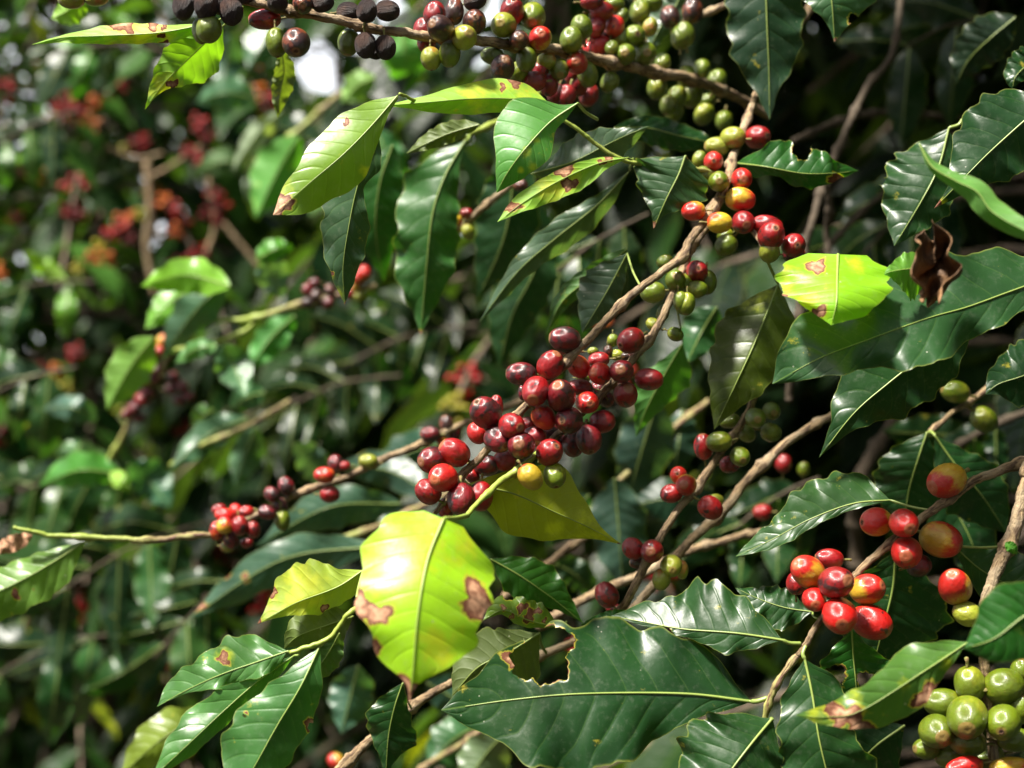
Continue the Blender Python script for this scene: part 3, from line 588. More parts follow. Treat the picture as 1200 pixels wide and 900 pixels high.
# --- I: right edge branch
I_ = Branch('coffee_branch', 'thick tan stem at the right edge with a red and yellow cherry pair', P(1200, 560, .72), group=G1)
I_.stem([(1225, 500, .73, 9), (1200, 585, .725, 9), (1183, 640, .72, 8.5), (1162, 690, .715, 8), (1152, 740, .715, 7), (1155, 790, .715, 6), (1160, 850, .715, 5.5), (1166, 940, .715, 5.5)])
I_.cherries([(957, 262, 55, 60, 'o', .1, (-.3, -.8)), (1000, 358, 46, 48, 'h', .2)], 800, 600)
I_.leaf([(1118, 640, .74), (1150, 668, .745), (1190, 690, .75), (1230, 715, .75)], [0, 26, 40, 36, 0], [0, 16, 30, 30, 0], (.025, .07, .018), .3, .3, rn=.5, pet=(1180, 640, .722))
I_.leaf([(1178, 636, .705), (1185, 642, .70), (1192, 650, .70)], 7, 6, (.06, .2, .02), .2, .3, rn=.5, rib=False, label='tiny fresh green leaflet')
I_.leaf([(1240, 700, .60), (1200, 722, .60), (1165, 748, .60), (1130, 760, .605)], [0, 38, 50, 40, 24, 0], [0, 34, 46, 44, 30, 0], MD, .2, .3, wave=.001, wf=2, spots=[(1187, 793, 7)], pet=(1262, 690, .62), rn=.35, label='smooth round green leaf close to the lens at the edge')
I_.leaf([(1135, 752, .645), (1085, 785, .64), (1010, 832, .635), (970, 840, .635), (932, 838, .635)], [0, 14, 30, 34, 22, 10, 0], [0, 26, 36, 26, 26, 16, 0], (.05, .13, .02), [.2, .2], [.45, .3], wave=.002, wf=2.4, spots=[(988, 838, 15), (1005, 850, 15), (973, 825, 8), (1084, 816, 12), (1095, 808, 9)], yel=[(960, 832, 26), (1060, 800, 14), (1110, 775, 12), (1000, 815, 16)], pet=(1160, 735, .67), rn=.6, nu=110, nv=20, label='yellowing green leaf with two burnt brown patches')
# --- J: green cluster
J_ = Branch('coffee_branch', 'bunch of plump green cherries at the lower right corner', P(1160, 860, .70), group=G1)
J_.stem([(1150, 770, .72, 4), (1157, 823, .715, 5), (1163, 863, .71, 5.5), (1166, 905, .71, 5.5), (1168, 950, .71, 5.5)], young=(.3, .3), nodes=[.02])
J_.cherries([(1010, 607, 50, 56, 'g', .2), (1130, 613, 63, 58, 'g', .4), (915, 672, 60, 46, 'g', -.3), (1000, 723, 70, 57, 'g', 1.2, (-.3, .3)), (1127, 740, 56, 53, 'g', 1.3, (-.4, .25)), (1188, 690, 40, 46, 'g', .3), (893, 772, 50, 56, 'g', .3, (0, .05)),
   (1000, 808, 56, 42, 'g', .3), (1172, 800, 55, 36, 'g', .2), (855, 832, 42, 34, 'g', -.6), (960, 862, 62, 42, 'g', -.7), (990, 895, 56, 30, 'b', 1.), (1150, 897, 60, 28, 'o', 1.), (1060, 660, 40, 40, 'g', -1.), (1070, 860, 50, 40, 'g', -1.2), (1190, 560, 34, 40, 'g', 0)], 800, 600, rsc=1.14)
J_.leaf([(1060, 850, .78), (1020, 880, .785), (980, 930, .79)], [0, 40, 60, 0], [0, 40, 50, 0], DK, .3, .3, rn=.5)
# --- L: left branch
L_ = Branch('coffee_branch', 'thin branch reaching left, green toward its tip, with a bunch of small red cherries', P(660, 440, .95), group=G1)
L_.stem([(665, 425, .97, 4.5), (645, 442, .965, 4.5), (613, 468, .96, 4.5), (575, 485, .955, 4.5), (540, 500, .95, 4.5), (497, 520, .945, 4.6), (450, 540, .94, 4.8), (400, 562, .93, 4.4), (345, 582, .92, 4.2), (300, 605, .91, 4), (262, 624, .905, 3.8)], young=(0, .1))
L_.stem([(262, 624, .905, 3.8), (245, 628, .90, 3.6), (178, 633, .89, 3.8), (118, 631, .885, 3.4), (60, 627, .88, 3.2), (16, 618, .875, 2.6)], young=(.5, 1.), nodes=[.02, .045, .09])
LL = .012
L_.cherries([(1180, 730, 32, 30, 'd', -.3), (1140, 770, 36, 30, 'b', .8), (1160, 838, 34, 30, 'r', .6), (1006, 808, 30, 32, 'd', .2), (956, 838, 30, 28, 'd', .4)], 0, 300, layer=LL)
L_.cherries([(790, 12, 34, 26, 'b', .2), (842, 48, 30, 34, 'r', .9), (762, 65, 26, 34, 'b', 0), (790, 47, 30, 32, 'o', .8), (890, 62, 28, 28, 'r', .7), (865, 2, 30, 26, 'r', -.2), (940, 2, 32, 26, 'd', .5), (992, 28, 28, 36, 'g', .2), (985, -20, 28, 30, 'd', -.2), (812, 100, 30, 28, 'd', .2), (800, 122, 24, 22, 'h', -.4), (868, 108, 22, 20, 'r', -.3), (770, -8, 26, 22, 'r', -.6), (830, -5, 26, 24, 'b', -.5)], 0, 600, layer=LL)
L_.cherries([(95, 722, 33, 28, 'h', .5), (313, 627, 34, 28, 'd', .2), (370, 590, 27, 30, 'n', -.2), (356, 650, 24, 24, 'o', -.2), (395, 628, 24, 30, 'd', -.8), (10, 738, 22, 18, 'r', 0)], 400, 300, layer=LL)
L_.leaf([(100, 634, .885), (60, 660, .88), (15, 685, .875), (-60, 720, .87)], [0, 30, 34, 30, 0], [0, 16, 24, 26, 0], (.10, .20, .03), .2, .6, rn=.5, spots=[(18, 697, 5)], pet=(118, 631, .885), label='light green leaf with toothed margin at the left edge')
L_.leaf([(38, 627, .90), (15, 637, .905), (-15, 648, .91)], 10, 10, (.06, .03, .012), .3, .3, rn=.3, spots=[(10, 638, 40)], rib=False, label='shrivelled brown leaf')
# --- M: lower left shoot
M_ = Branch('coffee_shoot', 'green shoot at the lower left with long drooping leaves in pairs', P(412, 718, .70), group=G2)
M_.stem([(450, 700, .715, 2.4), (412, 718, .70, 2.6), (400, 733, .70, 3.), (385, 748, .70, 3.4), (360, 758, .70, 3.2), (340, 765, .70, 3)], young=(1, 1), nodes=[.014])
M_.leaf([(337, 763, .70), (300, 776, .70), (260, 790, .70), (220, 808, .703), (184, 828, .707)], [0, 18, 16, 18, 8, 2, 0], [0, 28, 38, 32, 26, 20, 0], (.055, .15, .035), -.3, .55, wave=.0035, wf=3, quilt=.0013, spots=[(263, 772, 7)], yel=[(263, 770, 12)], pet=(345, 765, .70), rn=.5, label='pale green leaf with one pink brown spot')
M_.leaf([(345, 768, .705), (300, 800, .70), (260, 835, .695), (225, 868, .69), (178, 912, .685)], [0, 12, 16, 14, 14, 10, 0], [0, 10, 18, 26, 28, 18, 0], (.05, .15, .03), .9, .4, wave=.0025, wf=2.6, pet=(352, 764, .70), rn=.5, label='narrow folded leaf pointing down left')
M_.leaf([(375, 757, .70), (352, 805, .69), (325, 850, .685), (300, 895, .68), (275, 940, .68)], [0, 22, 34, 34, 26, 0], [0, 22, 38, 50, 42, 0], (.045, .14, .03), .5, .4, wave=.0016, wf=2.6, bites=[(368, 853, 7), (287, 838, 3)], spots=[(366, 850, 7)], pet=(380, 752, .70), rn=.45, nu=100, label='long bright green leaf cut by the bottom edge')
M_.leaf([(426, 668, .715), (395, 688, .71), (350, 705, .705), (325, 718, .70), (302, 731, .70)], [0, 18, 20, 22, 14, 5, 0], [0, 18, 38, 42, 36, 16, 0], (.21, .31, .015), .3, .35, under=True, wave=.0015, spots=[(298, 733, 8), (319, 693, 6), (380, 712, 4)], bites=[(400, 650, 9)], yel=[(350, 690, 50)], pet=(418, 700, .70), rn=.5, label='yellow leaf with a dark curled tip')
M_.leaf([(414, 722, .715), (385, 732, .715), (350, 745, .715), (333, 760, .72)], [0, 24, 26, 16, 0], [0, 24, 34, 20, 0], OL, .3, .3, under=True, rn=.5, pet=(408, 724, .702))
M_.leaf([(398, 742, .71), (385, 765, .715), (372, 782, .72), (352, 800, .72)], 18, 14, (.03, .08, .012), .3, .3, under=True, rn=.5)
# --- shoot 1: top centre leaves
S1 = Branch('coffee_shoot', 'shoot at the top centre with light green sunlit leaves blotched yellow', P(735, 186, .79), group=G2)
S1.stem([(845, 205, .81, 3), (805, 196, .80, 3.4), (735, 187, .785, 3.0), (700, 168, .78, 2.8), (660, 140, .775, 2.6), (600, 124, .77, 2.4), (540, 121, .76, 2.4), (495, 119, .745, 2.3), (468, 110, .73, 2.2)], young=(.7, 1.), nodes=[.04])
S1.leaf([(466, 112, .728), (433, 150, .72), (400, 183, .715), (362, 215, .71), (320, 252, .705)], [0, 8, 20, 34, 38, 30, 24, 0], [0, 22, 34, 36, 34, 24, 16, 0], (.14, .26, .018), .3, .25, wave=.001, wf=2, curl=.1, quilt=.0004, spots=[(330, 240, 12), (320, 253, 10), (322, 236, 7), (406, 144, 4), (412, 116, 5)], yel=[(335, 180, 26), (325, 215, 20), (430, 200, 10)], rn=.5, nu=100, label='light green leaf with a burnt brown tip')
S1.leaf([(443, 155, .74), (420, 215, .742), (408, 270, .745), (402, 315, .748), (404, 357, .75)], [0, 18, 8, 22, 24, 16, 0], [0, 20, 38, 34, 28, 14, 0], (.022, .06, .022), .3, .6, wave=.002, quilt=.0013, rn=.7, yel=[(398, 345, 10), (385, 325, 8)], spots=[(404, 357, 4), (387, 322, 4)], pet=(466, 114, .73), label='dark leaf hanging under the burnt tipped leaf')
S1.leaf([(645, 122, .76), (600, 116, .752), (550, 116, .745), (500, 120, .74), (447, 124, .735)], [0, 14, 17, 18, 14, 6, 0], [0, 20, 23, 18, 11, 5, 0], YG, .5, 1., under=True, wave=.001, wf=2, spots=[(589, 102, 4), (603, 97, 6)], yel=[(610, 112, 30), (560, 110, 30)], pet=(665, 130, .77), rn=.55, label='glowing lime leaf seen from below')
S1.leaf([(677, 121, .715), (645, 143, .712), (615, 175, .708), (595, 202, .708), (582, 226, .71)], [0, 8, 12, 25, 28, 22, 14, 0], [0, 12, 42, 50, 46, 28, 12, 0], (.055, .20, .03), .3, .35, wave=.001, wf=2, quilt=.0006, yel=[(618, 178, 10), (625, 195, 12), (625, 163, 8), (570, 153, 6), (575, 175, 5), (655, 140, 10), (610, 200, 6)], pet=(700, 140, .76), rn=.6, nu=96, label='heart shaped green leaf with yellow blotches')
S1.leaf([(622, 204, .80), (670, 190, .795), (710, 170, .79), (735, 158, .785), (760, 148, .785)], [0, 12, 24, 26, 20, 8, 0], [0, 12, 14, 22, 22, 14, 0], GR, .4, .5, wave=.002, rn=.6, label='grey green leaf pointing right')
S1.leaf([(735, 185, .775), (700, 192, .77), (655, 212, .765), (615, 236, .76), (583, 260, .755)], [0, 10, 20, 20, 16, 8, 0], [0, 6, 10, 12, 12, 10, 0], YG, .1, .5, under=True, wave=.001, spots=[(668, 216, 7), (597, 240, 9), (582, 230, 7), (710, 180, 7), (662, 199, 8), (705, 190, 4)], yel=[(650, 215, 30)], rn=.5, pet=(742, 186, .785), label='yellow green curled leaf with brown holes')
S1.leaf([(803, 183, .785), (795, 205, .783), (780, 235, .782), (766, 268, .785)], [0, 34, 40, 26, 5, 0], [0, 44, 50, 36, 12, 0], (.022, .06, .02), .4, .3, wave=.002, spots=[(750, 237, 5), (768, 264, 5)], bites=[(737, 220, 6)], rn=.6, pet=(808, 190, .798), label='dark broad leaf with a thin drip tip')
S1.leaf([(738, 200, .83), (700, 240, .835), (650, 280, .84), (605, 320, .845), (562, 377, .85)], [0, 14, 20, 14, 10, 0], [0, 10, 18, 16, 8, 0], GR, .8, .4, wave=.002, rn=.5, pet=(742, 188, .79), label='long narrow grey green leaf')
S1.leaf([(562, 146, .80), (530, 155, .80), (500, 168, .80), (476, 180, .805)], 11, 14, OL, .4, .6, under=True, rn=.5)
S1.leaf([(720, 150, .87), (760, 150, .88), (800, 160, .885), (850, 170, .89)], 16, 20, DK, .4, .3, rn=.5)
# --- QQ shoot
S2 = Branch('coffee_shoot', 'dark blurred shoot with a long leaf hanging point down behind the lime leaf', P(600, 140, .95), group=G2)
S2.stem([(640, 100, 1., 3.5), (595, 135, .97, 3.5), (548, 158, .95, 3.5), (520, 165, .95, 3)], young=(.8, 1))
S2.leaf([(545, 165, .93), (522, 205, .925), (507, 250, .92), (500, 310, .92), (493, 392, .925)], [0, 10, 22, 30, 34, 34, 26, 12, 0], [0, 22, 40, 42, 40, 38, 32, 14, 0], (.020, .085, .014), .4, .4, wave=.004, wf=3.5, quilt=.0015, rn=.6, spots=[(493, 392, 5)], pet=(550, 158, .95))
S2.leaf([(590, 175, 1.02), (600, 215, 1.02), (590, 280, 1.03), (560, 350, 1.05)], 36, 38, DK, .3, .4, rn=.5)
S2.leaf([(640, 270, 1.05), (625, 320, 1.05), (600, 370, 1.06), (585, 430, 1.07)], 30, 34, DK, .3, .4, rn=.6)
S2.leaf([(460, 170, 1.02), (445, 215, 1.02), (440, 270, 1.03), (450, 330, 1.05)], 32, 26, MD, .3, .4, rn=.4)
# --- right edge leaves
S3 = Branch('coffee_shoot', 'right edge shoot with wavy dark leaves, a yellow green leaf and a curled brown one', P(1245, 330, .72), group=G2)
S3.stem([(1262, 240, .74, 5), (1250, 300, .73, 5), (1246, 360, .73, 5), (1250, 430, .74, 5)], young=(.3, .3))
S3.leaf([(1230, 325, .715), (1180, 343, .71), (1133, 360, .705), (1087, 373, .70), (1020, 397, .695), (960, 420, .695), (905, 450, .70)], [12, 28, 34, 46, 54, 38, 28, 18, 0], [24, 50, 62, 66, 60, 52, 54, 46, 0], (.018, .062, .018), [.1, -.45, -.3], [.45, .6, .5], wave=.006, wf=3.2, quilt=.0010, rn=.6, pet=(1247, 318, .73), ribr=.65, nu=130, nv=24, ph=.5, label='wide dark green leaf with strongly waved margin')
S3.leaf([(1140, 375, .75), (1085, 415, .745), (1040, 450, .745), (1000, 485, .745), (960, 536, .745)], [0, 30, 44, 44, 40, 22, 8, 0], [0, 50, 60, 62, 56, 34, 12, 0], DK, .4, .3, wave=.003, quilt=.0013, rn=.65, pet=(1247, 350, .735), nu=110, nv=20, label='dark glossy leaf with drip tip under the waved leaf')
S3.leaf([(982, 298, .70), (981, 325, .685), (980, 355, .675), (974, 381, .672)], [34, 60, 62, 56, 30, 0], [36, 66, 68, 62, 44, 0], (.17, .38, .012), .25, .25, wave=.002, wf=2, curl=.1, quilt=.0004, spots=[(958, 368, 8), (918, 350, 6), (957, 312, 8)], yel=[(925, 330, 22), (950, 360, 24), (1000, 310, 14)], rn=.5, label='bright yellow green leaf with cut lower edge')
S3.leaf([(1095, 318, .70), (1070, 315, .695), (1045, 318, .69), (1036, 322, .69)], [0, 30, 36, 18, 0], [0, 14, 20, 12, 0], (.10, .24, .03), .3, .3, rn=.5, label='fresh green leaf half hidden by the brown one')
S3.leaf([(1250, 420, .78), (1200, 440, .78), (1170, 450, .78), (1155, 462, .78)], 40, 40, DK, .3, .3, rn=.4)
# curled dead leaf
def dead_leaf(br):
    n, m = 26, 14
    u = np.linspace(0, 1, n)[:, None]; v = np.linspace(-1, 1, m)[None]
    cx = 1088+10*np.sin(u*3); cy = 278+76*u
    w = (24*np.sin(PI*np.clip(u, .03, .97))**.6)*(1+.25*np.sin(u*14))
    X = cx+np.sin(v*1.5)*w+3*np.sin(u*23+v*4); Y = cy+6*np.sin(v*5+u*8)-14*v*v*(1-u); D = .655+.016*np.cos(v*2.6)+.003*np.sin(u*17+v*6)
    V = PA(np.stack(np.broadcast_arrays(X, Y, D), -1).reshape(-1, 3))-br.org
    me = mesh_np('dead_leaf', V, grid_quads(n, m), M_DEAD); o = link('dead_leaf', me, br.o); o['label'] = 'crisp curled dark brown dead leaf'; 
    md = o.modifiers.new('solid', 'SOLIDIFY'); md.thickness = .0006
dead_leaf(S3)
S4 = Branch('coffee_shoot', 'upper right shoot with three dark leaves and a bright curled edge-on leaf', P(1240, 110, .74), group=G2)
S4.stem([(1262, 30, .76, 5), (1245, 90, .75, 5), (1240, 150, .74, 5), (1250, 220, .73, 5)], young=(.3, .3))
S4.leaf([(1232, 115, .735), (1200, 142, .735), (1160, 178, .735), (1133, 205, .735), (1095, 244, .74)], [0, 34, 44, 42, 26, 12, 0], [0, 40, 54, 50, 34, 8, 0], DK, .3, .4, wave=.002, quilt=.0012, rn=.5, spots=[(1096, 243, 7)], yel=[(1098, 238, 12)], pet=(1243, 105, .745), label='dark leaf with a dry pointed tip at the right')
S4.leaf([(1077, 168, .63), (1092, 195, .625), (1120, 212, .62), (1145, 225, .615), (1165, 250, .61), (1215, 278, .60)], [0, 7, 10, 14, 16, 14, 10], [0, 5, 9, 16, 14, 12, 8], (.05, .16, .02), 1.0, 1.4, under=True, wave=.001, wf=2, rn=.5, label='blurred bright green leaf seen nearly edge on')
S4.leaf([(1112, 150, .80), (1100, 195, .795), (1080, 235, .79), (1048, 288, .79)], [0, 20, 30, 34, 18, 0], [0, 36, 54, 52, 34, 0], DK, .3, .5, wave=.0025, quilt=.0013, bites=[(1033, 212, 5)], rn=.65, pet=(1128, 140, .80), label='dark round leaf with a small bitten edge')
S4.leaf([(1225, 60, .80), (1205, 75, .80), (1190, 90, .80), (1186, 106, .80)], 14, 22, DK, .3, .3, rn=.6)
S4.leaf([(1190, 20, .95), (1160, 45, .95), (1135, 70, .96), (1120, 99, .97)], 26, 30, (.010, .028, .01), .3, .3, rn=.3)
# --- top leaves
S5 = Branch('coffee_shoot', 'shoot above the frame with two dark leaves hanging into the top', P(930, -70, .85), group=G2)
S5.stem([(1010, -95, .85, 4), (960, -75, .84, 4), (900, -80, .86, 4), (840, -90, .87, 4)], young=(.5, .5))
S5.leaf([(965, -60, .80), (970, -30, .80), (975, 5, .80), (978, 49, .80)], [0, 50, 62, 50, 22, 0], [0, 30, 40, 26, 8, 0], (.03, .09, .03), .3, .4, rn=.6, bites=[(1000, 22, 6)], spots=[(978, 48, 3)], pet=(962, -74, .84), label='leaf tip at the top edge right of the dark leaf')
S5.leaf([(895, -70, .85), (897, -20, .85), (899, 35, .85), (901, 85, .85), (902, 140, .85)], [0, 38, 44, 42, 34, 12, 0], [0, 34, 46, 46, 40, 18, 0], (.014, .04, .018), .3, .4, wave=.002, rn=.55, quilt=.0013, spots=[], pet=(898, -80, .86), label='large dark leaf hanging straight down from the top edge')
S5.leaf([(800, -10, .92), (790, 10, .92), (775, 30, .92), (760, 60, .92)], 16, 20, GR, .3, .4, rn=.6)
# --- Y shoot
S6 = Branch('coffee_shoot', 'deep shaded shoot with drooping dark leaves behind the orange cherry', P(1090, 505, .86), group=G2)
S6.stem([(1200, 420, .93, 4), (1150, 460, .9, 4), (1120, 480, .88, 3.5), (1090, 505, .86, 3)], young=(.3, .35))
S6.leaf([(1086, 507, .85), (1075, 540, .85), (1065, 575, .855), (1058, 620, .86)], [0, 26, 44, 34, 0], [0, 32, 44, 34, 0], DK, .4, .4, quilt=.0014, rn=.6, pet=(1090, 505, .86))
S6.leaf([(1095, 510, .85), (1120, 545, .85), (1150, 580, .855), (1180, 625, .86)], [0, 20, 34, 26, 0], [0, 26, 44, 30, 0], DK, .4, .4, quilt=.0014, rn=.5, pet=(1090, 505, .86))
S6.leaf([(1090, 560, .90), (1120, 600, .90), (1140, 640, .9), (1150, 690, .91)], 36, 36, DK, .4, .4, rn=.4)
S6.cherries([(958, 478, 50, 40, 'g', .5), (1060, 575, 48, 46, 'g', .0)], 800, 300)
# --- bare stems deep in the bush
T_ = Branch('bare_twig', 'dim upright brown stem rising to a dark tangle at the upper right', P(943, 300, 1.05), cat='stem')
T_.stem([(925, 470, 1.06, 6), (935, 380, 1.05, 6), (943, 300, 1.05, 6), (951, 267, 1.05, 6), (967, 213, 1.06, 6), (983, 173, 1.07, 5.5), (997, 140, 1.08, 5.5), (1017, 100, 1.10, 5.5), (1047, 60, 1.12, 5), (1060, -40, 1.15, 5)], rs=.85)
T_.stem([(968, 215, 1.08, 5), (972, 250, 1.09, 4.5), (968, 275, 1.1, 4.5), (975, 320, 1.1, 4.5)], name='side_twig')
U_ = Branch('bare_twig', 'dim thin twig crossing the dark hollow nearly level', P(1000, 145, 1.2), cat='stem')
U_.stem([(930, 165, 1.15, 4.5), (987, 143, 1.2, 5), (1033, 133, 1.22, 4.5), (1110, 138, 1.25, 4), (1180, 145, 1.3, 3.5)])
U_.stem([(960, 300, 1.2, 4), (985, 272, 1.2, 4), (1010, 248, 1.22, 4), (1050, 215, 1.25, 4)], name='side_twig')
W_ = Branch('bare_twig', 'small twig running off the top edge above the green cherries', P(820, 17, .95), cat='stem')
W_.stem([(800, 24, .96, 4), (825, 16, .95, 4), (863, 0, .93, 4), (900, -18, .92, 4)])
W_.stem([(925, 40, 1.0, 4), (945, 18, 1., 4), (955, -10, 1., 4)], name='side_twig')
X_ = Branch('bare_twig', 'pale twig behind the heart shaped leaf at the centre top', P(560, 240, .95), cat='stem')
X_.stem([(600, 215, .94, 4), (570, 240, .95, 4), (545, 262, .96, 4), (520, 282, .97, 4)])
X_.cherries([(440, 750, 22, 20, 'r', 0), (400, 775, 24, 22, 'y', 0), (445, 815, 24, 26, 'h', .3), (630, 650, 26, 22, 'n', .2)], 400, 0)
Y_ = Branch('bare_twig', 'thick dim trunk like stem in the gap at the right', P(1005, 560, 1.25), cat='stem')
Y_.stem([(1010, 800, 1.3, 9), (1005, 650, 1.28, 9), (1010, 560, 1.25, 9), (1050, 490, 1.28, 8), (1065, 430, 1.3, 8), (1070, 300, 1.3, 8)])
Y_.stem([(1040, 560, 1.15, 5), (1100, 535, 1.15, 4.5), (1160, 500, 1.12, 4.5), (1230, 470, 1.1, 4)], name='side_twig')

for b in (T_, U_, Y_):
    for ch in b.o.children:
        ch.data.materials.clear(); ch.data.materials.append(M_DIM)
# ================================================================== middle distance shoots (blurred)
G3 = 'blurred coffee shoots at middle distance'
def mid_leaf(br, x0, y0, x1, y1, w, col, d, sag=.12, under=False, rn=.5, **k):
    mx, my = (x0+x1)/2, (y0+y1)/2-abs(x1-x0)*sag
    br.leaf([(x0, y0, d), (mx, my, d+rng.uniform(-.02, .02)), (x1, y1, d+rng.uniform(-.03, .04))], w, w*rng.uniform(.8, 1.1), col, rng.uniform(.1, .6), rng.uniform(.1, .6),
            rn=rn, under=under, wave=.003, wf=2.2, quilt=.0018, nu=44, nv=8, **k)
B1 = Branch('coffee_branch', 'blurred yellowish branch with fresh green leaves left of centre', P(350, 357, 1.25), group=G3)
B1.stem([(440, 335, 1.25, 3.5), (380, 350, 1.25, 4), (350, 357, 1.25, 4), (300, 372, 1.26, 4), (265, 375, 1.27, 3), (235, 378, 1.27, 3)], young=(.4, 1.))
B1.stem([(302, 372, 1.26, 3), (285, 390, 1.26, 3), (247, 403, 1.27, 3), (205, 410, 1.28, 2.5)], young=(.9, 1.), name='side_twig')
mid_leaf(B1, 265, 330, 190, 420, 26, (.05, .12, .06), 1.26); mid_leaf(B1, 270, 335, 165, 335, 22, (.16, .36, .03), 1.22, under=False)
mid_leaf(B1, 262, 403, 288, 465, 22, (.06, .15, .06), 1.24); mid_leaf(B1, 255, 405, 205, 425, 12, (.08, .2, .06), 1.22)
mid_leaf(B1, 310, 300, 330, 350, 20, (.07, .14, .08), 1.3); mid_leaf(B1, 235, 335, 170, 385, 20, (.12, .3, .03), 1.3)
mid_leaf(B1, 345, 370, 290, 435, 20, (.02, .16, .015), 1.35, under=True); mid_leaf(B1, 180, 395, 125, 480, 26, (.09, .22, .02), 1.2, under=True)
mid_leaf(B1, 300, 305, 345, 290, 14, (.06, .2, .02), 1.3)
B1.cherries([(1080, 120, 22, 22, 'd', .5), (1110, 140, 22, 22, 'n', .8), (1150, 165, 24, 22, 'd', .5), (1080, 165, 24, 22, 'n', .4), (1160, 120, 22, 22, 'n', 0), (1105, 95, 22, 20, 'd', 0)], 0, 300)
B1.cherries([(45, 105, 26, 24, 'o', 0), (80, 60, 26, 24, 'o', 0), (55, 75, 26, 24, 'b', .5), (60, 140, 22, 20, 'h', 0), (35, 130, 22, 22, 'r', 0)], 400, 300)
B2 = Branch('coffee_branch', 'blurred branch with dark plum and orange cherries over a fresh green leaf', P(190, 430, 1.45), group=G3)
B2.stem([(250, 340, 1.45, 4), (215, 385, 1.45, 4), (190, 430, 1.45, 4), (160, 475, 1.46, 4), (140, 520, 1.47, 4), (115, 560, 1.48, 3)], young=(.1, .9))
B2.cherries([(505, 380, 24, 22, 'd', .4), (545, 400, 24, 24, 'd', .4), (500, 435, 26, 24, 'o', .6), (520, 480, 26, 24, 'd', .4), (470, 540, 28, 26, 'd', .6), (500, 505, 24, 24, 'r', .2), (450, 555, 24, 22, 'd', .2), (545, 430, 24, 22, 'd', 0), (555, 335, 24, 22, 'b', .4), (575, 295, 22, 20, 'y', .3), (540, 320, 22, 20, 'o', .3), (610, 430, 24, 24, 'd', -1), (640, 460, 24, 22, 'd', -1), (600, 470, 22, 20, 'd', -1.), (660, 495, 24, 22, 'd', -1.2), (630, 505, 24, 22, 'd', -1.), (490, 570, 22, 20, 'd', .2)], 0, 300)
mid_leaf(B2, 140, 555, 45, 570, 20, (.06, .22, .03), 1.35); mid_leaf(B2, 130, 553, 150, 575, 10, (.2, .36, .05), 1.34)
mid_leaf(B2, 150, 545, 200, 595, 26, (.04, .12, .06), 1.5); mid_leaf(B2, 115, 490, 50, 480, 16, (.05, .12, .08), 1.5); mid_leaf(B2, 100, 515, 70, 560, 16, (.06, .14, .05), 1.5)
B3 = Branch('coffee_branch', 'blurred branch with wavy grey green leaves below the centre left stem', P(290, 500, 1.3), group=G3)
B3.stem([(340, 470, 1.3, 3.5), (290, 500, 1.3, 3.5), (240, 520, 1.3, 3.5), (200, 545, 1.32, 3)], young=(.5, .9))
mid_leaf(B3, 290, 490, 200, 550, 20, (.05, .12, .06), 1.3); mid_leaf(B3, 300, 500, 275, 570, 22, (.05, .12, .05), 1.32); mid_leaf(B3, 345, 520, 385, 575, 20, (.05, .10, .07), 1.35); mid_leaf(B3, 310, 460, 270, 480, 18, (.03, .1, .03), 1.4); mid_leaf(B3, 250, 480, 225, 500, 16, (.05, .12, .03), 1.35)
B4 = Branch('coffee_branch', 'blurred branch of ribbed silvery green leaves below the thin cherry branch', P(420, 620, 1.15), group=G3)
B4.stem([(560, 560, 1.2, 4), (500, 590, 1.18, 4), (420, 625, 1.15, 4), (360, 640, 1.15, 4)], young=(.4, .8))
for a in [(470, 590, 300, 640, 26, (.035, .085, .05), 1.12), (440, 640, 222, 724, 28, (.04, .095, .055), 1.05), (500, 600, 440, 650, 26, (.03, .07, .045), 1.2), (400, 545, 520, 590, 22, (.03, .07, .045), 1.2), (520, 520, 440, 560, 24, (.03, .08, .05), 1.25)]:
    mid_leaf(B4, *a, spots=[(235, 710, 6), (288, 677, 5), (265, 675, 5)] if a[0] == 440 else ())
B5 = Branch('coffee_branch', 'blurred branch of broad ribbed leaves in the gap right of the big cluster', P(760, 560, 1.12), group=G3)
B5.stem([(830, 470, 1.15, 4), (780, 510, 1.13, 4), (730, 560, 1.12, 4), (690, 600, 1.12, 4)], young=(.4, .8))
for a in [(770, 470, 735, 590, 36, (.028, .062, .045), 1.1), (720, 560, 730, 690, 34, (.030, .068, .045), 1.08), (690, 580, 640, 640, 26, (.02, .06, .03), 1.12), (800, 480, 790, 560, 24, (.02, .05, .03), 1.15), (850, 600, 720, 600, 30, (.012, .04, .02), 1.15), (820, 350, 790, 300, 24, (.02, .05, .02), 1.05), (840, 360, 805, 425, 24, (.02, .07, .02), .98)]:
    mid_leaf(B5, *a)
B6 = Branch('coffee_branch', 'blurred lower branch of dark green leaves behind the spotted lime leaf', P(560, 860, 1.1), group=G3)
B6.stem([(620, 800, 1.12, 4), (560, 860, 1.1, 4), (500, 900, 1.1, 4), (450, 950, 1.1, 4)], young=(.3, .6))
for a in [(590, 860, 540, 930, 32, (.10, .15, .07), 1.05), (560, 850, 500, 900, 26, (.03, .1, .03), 1.1), (420, 780, 400, 860, 28, (.04, .1, .06), 1.15), (500, 800, 560, 850, 26, (.03, .08, .05), 1.15), (330, 800, 300, 870, 30, (.08, .12, .06), 1.05), (250, 840, 140, 910, 26, (.14, .2, .02), .98), (650, 660, 700, 700, 20, (.02, .05, .02), 1.1)]:
    mid_leaf(B6, *a)
B6.cherries([(1180, 875, 28, 30, 'o', 0)], 0, 600)
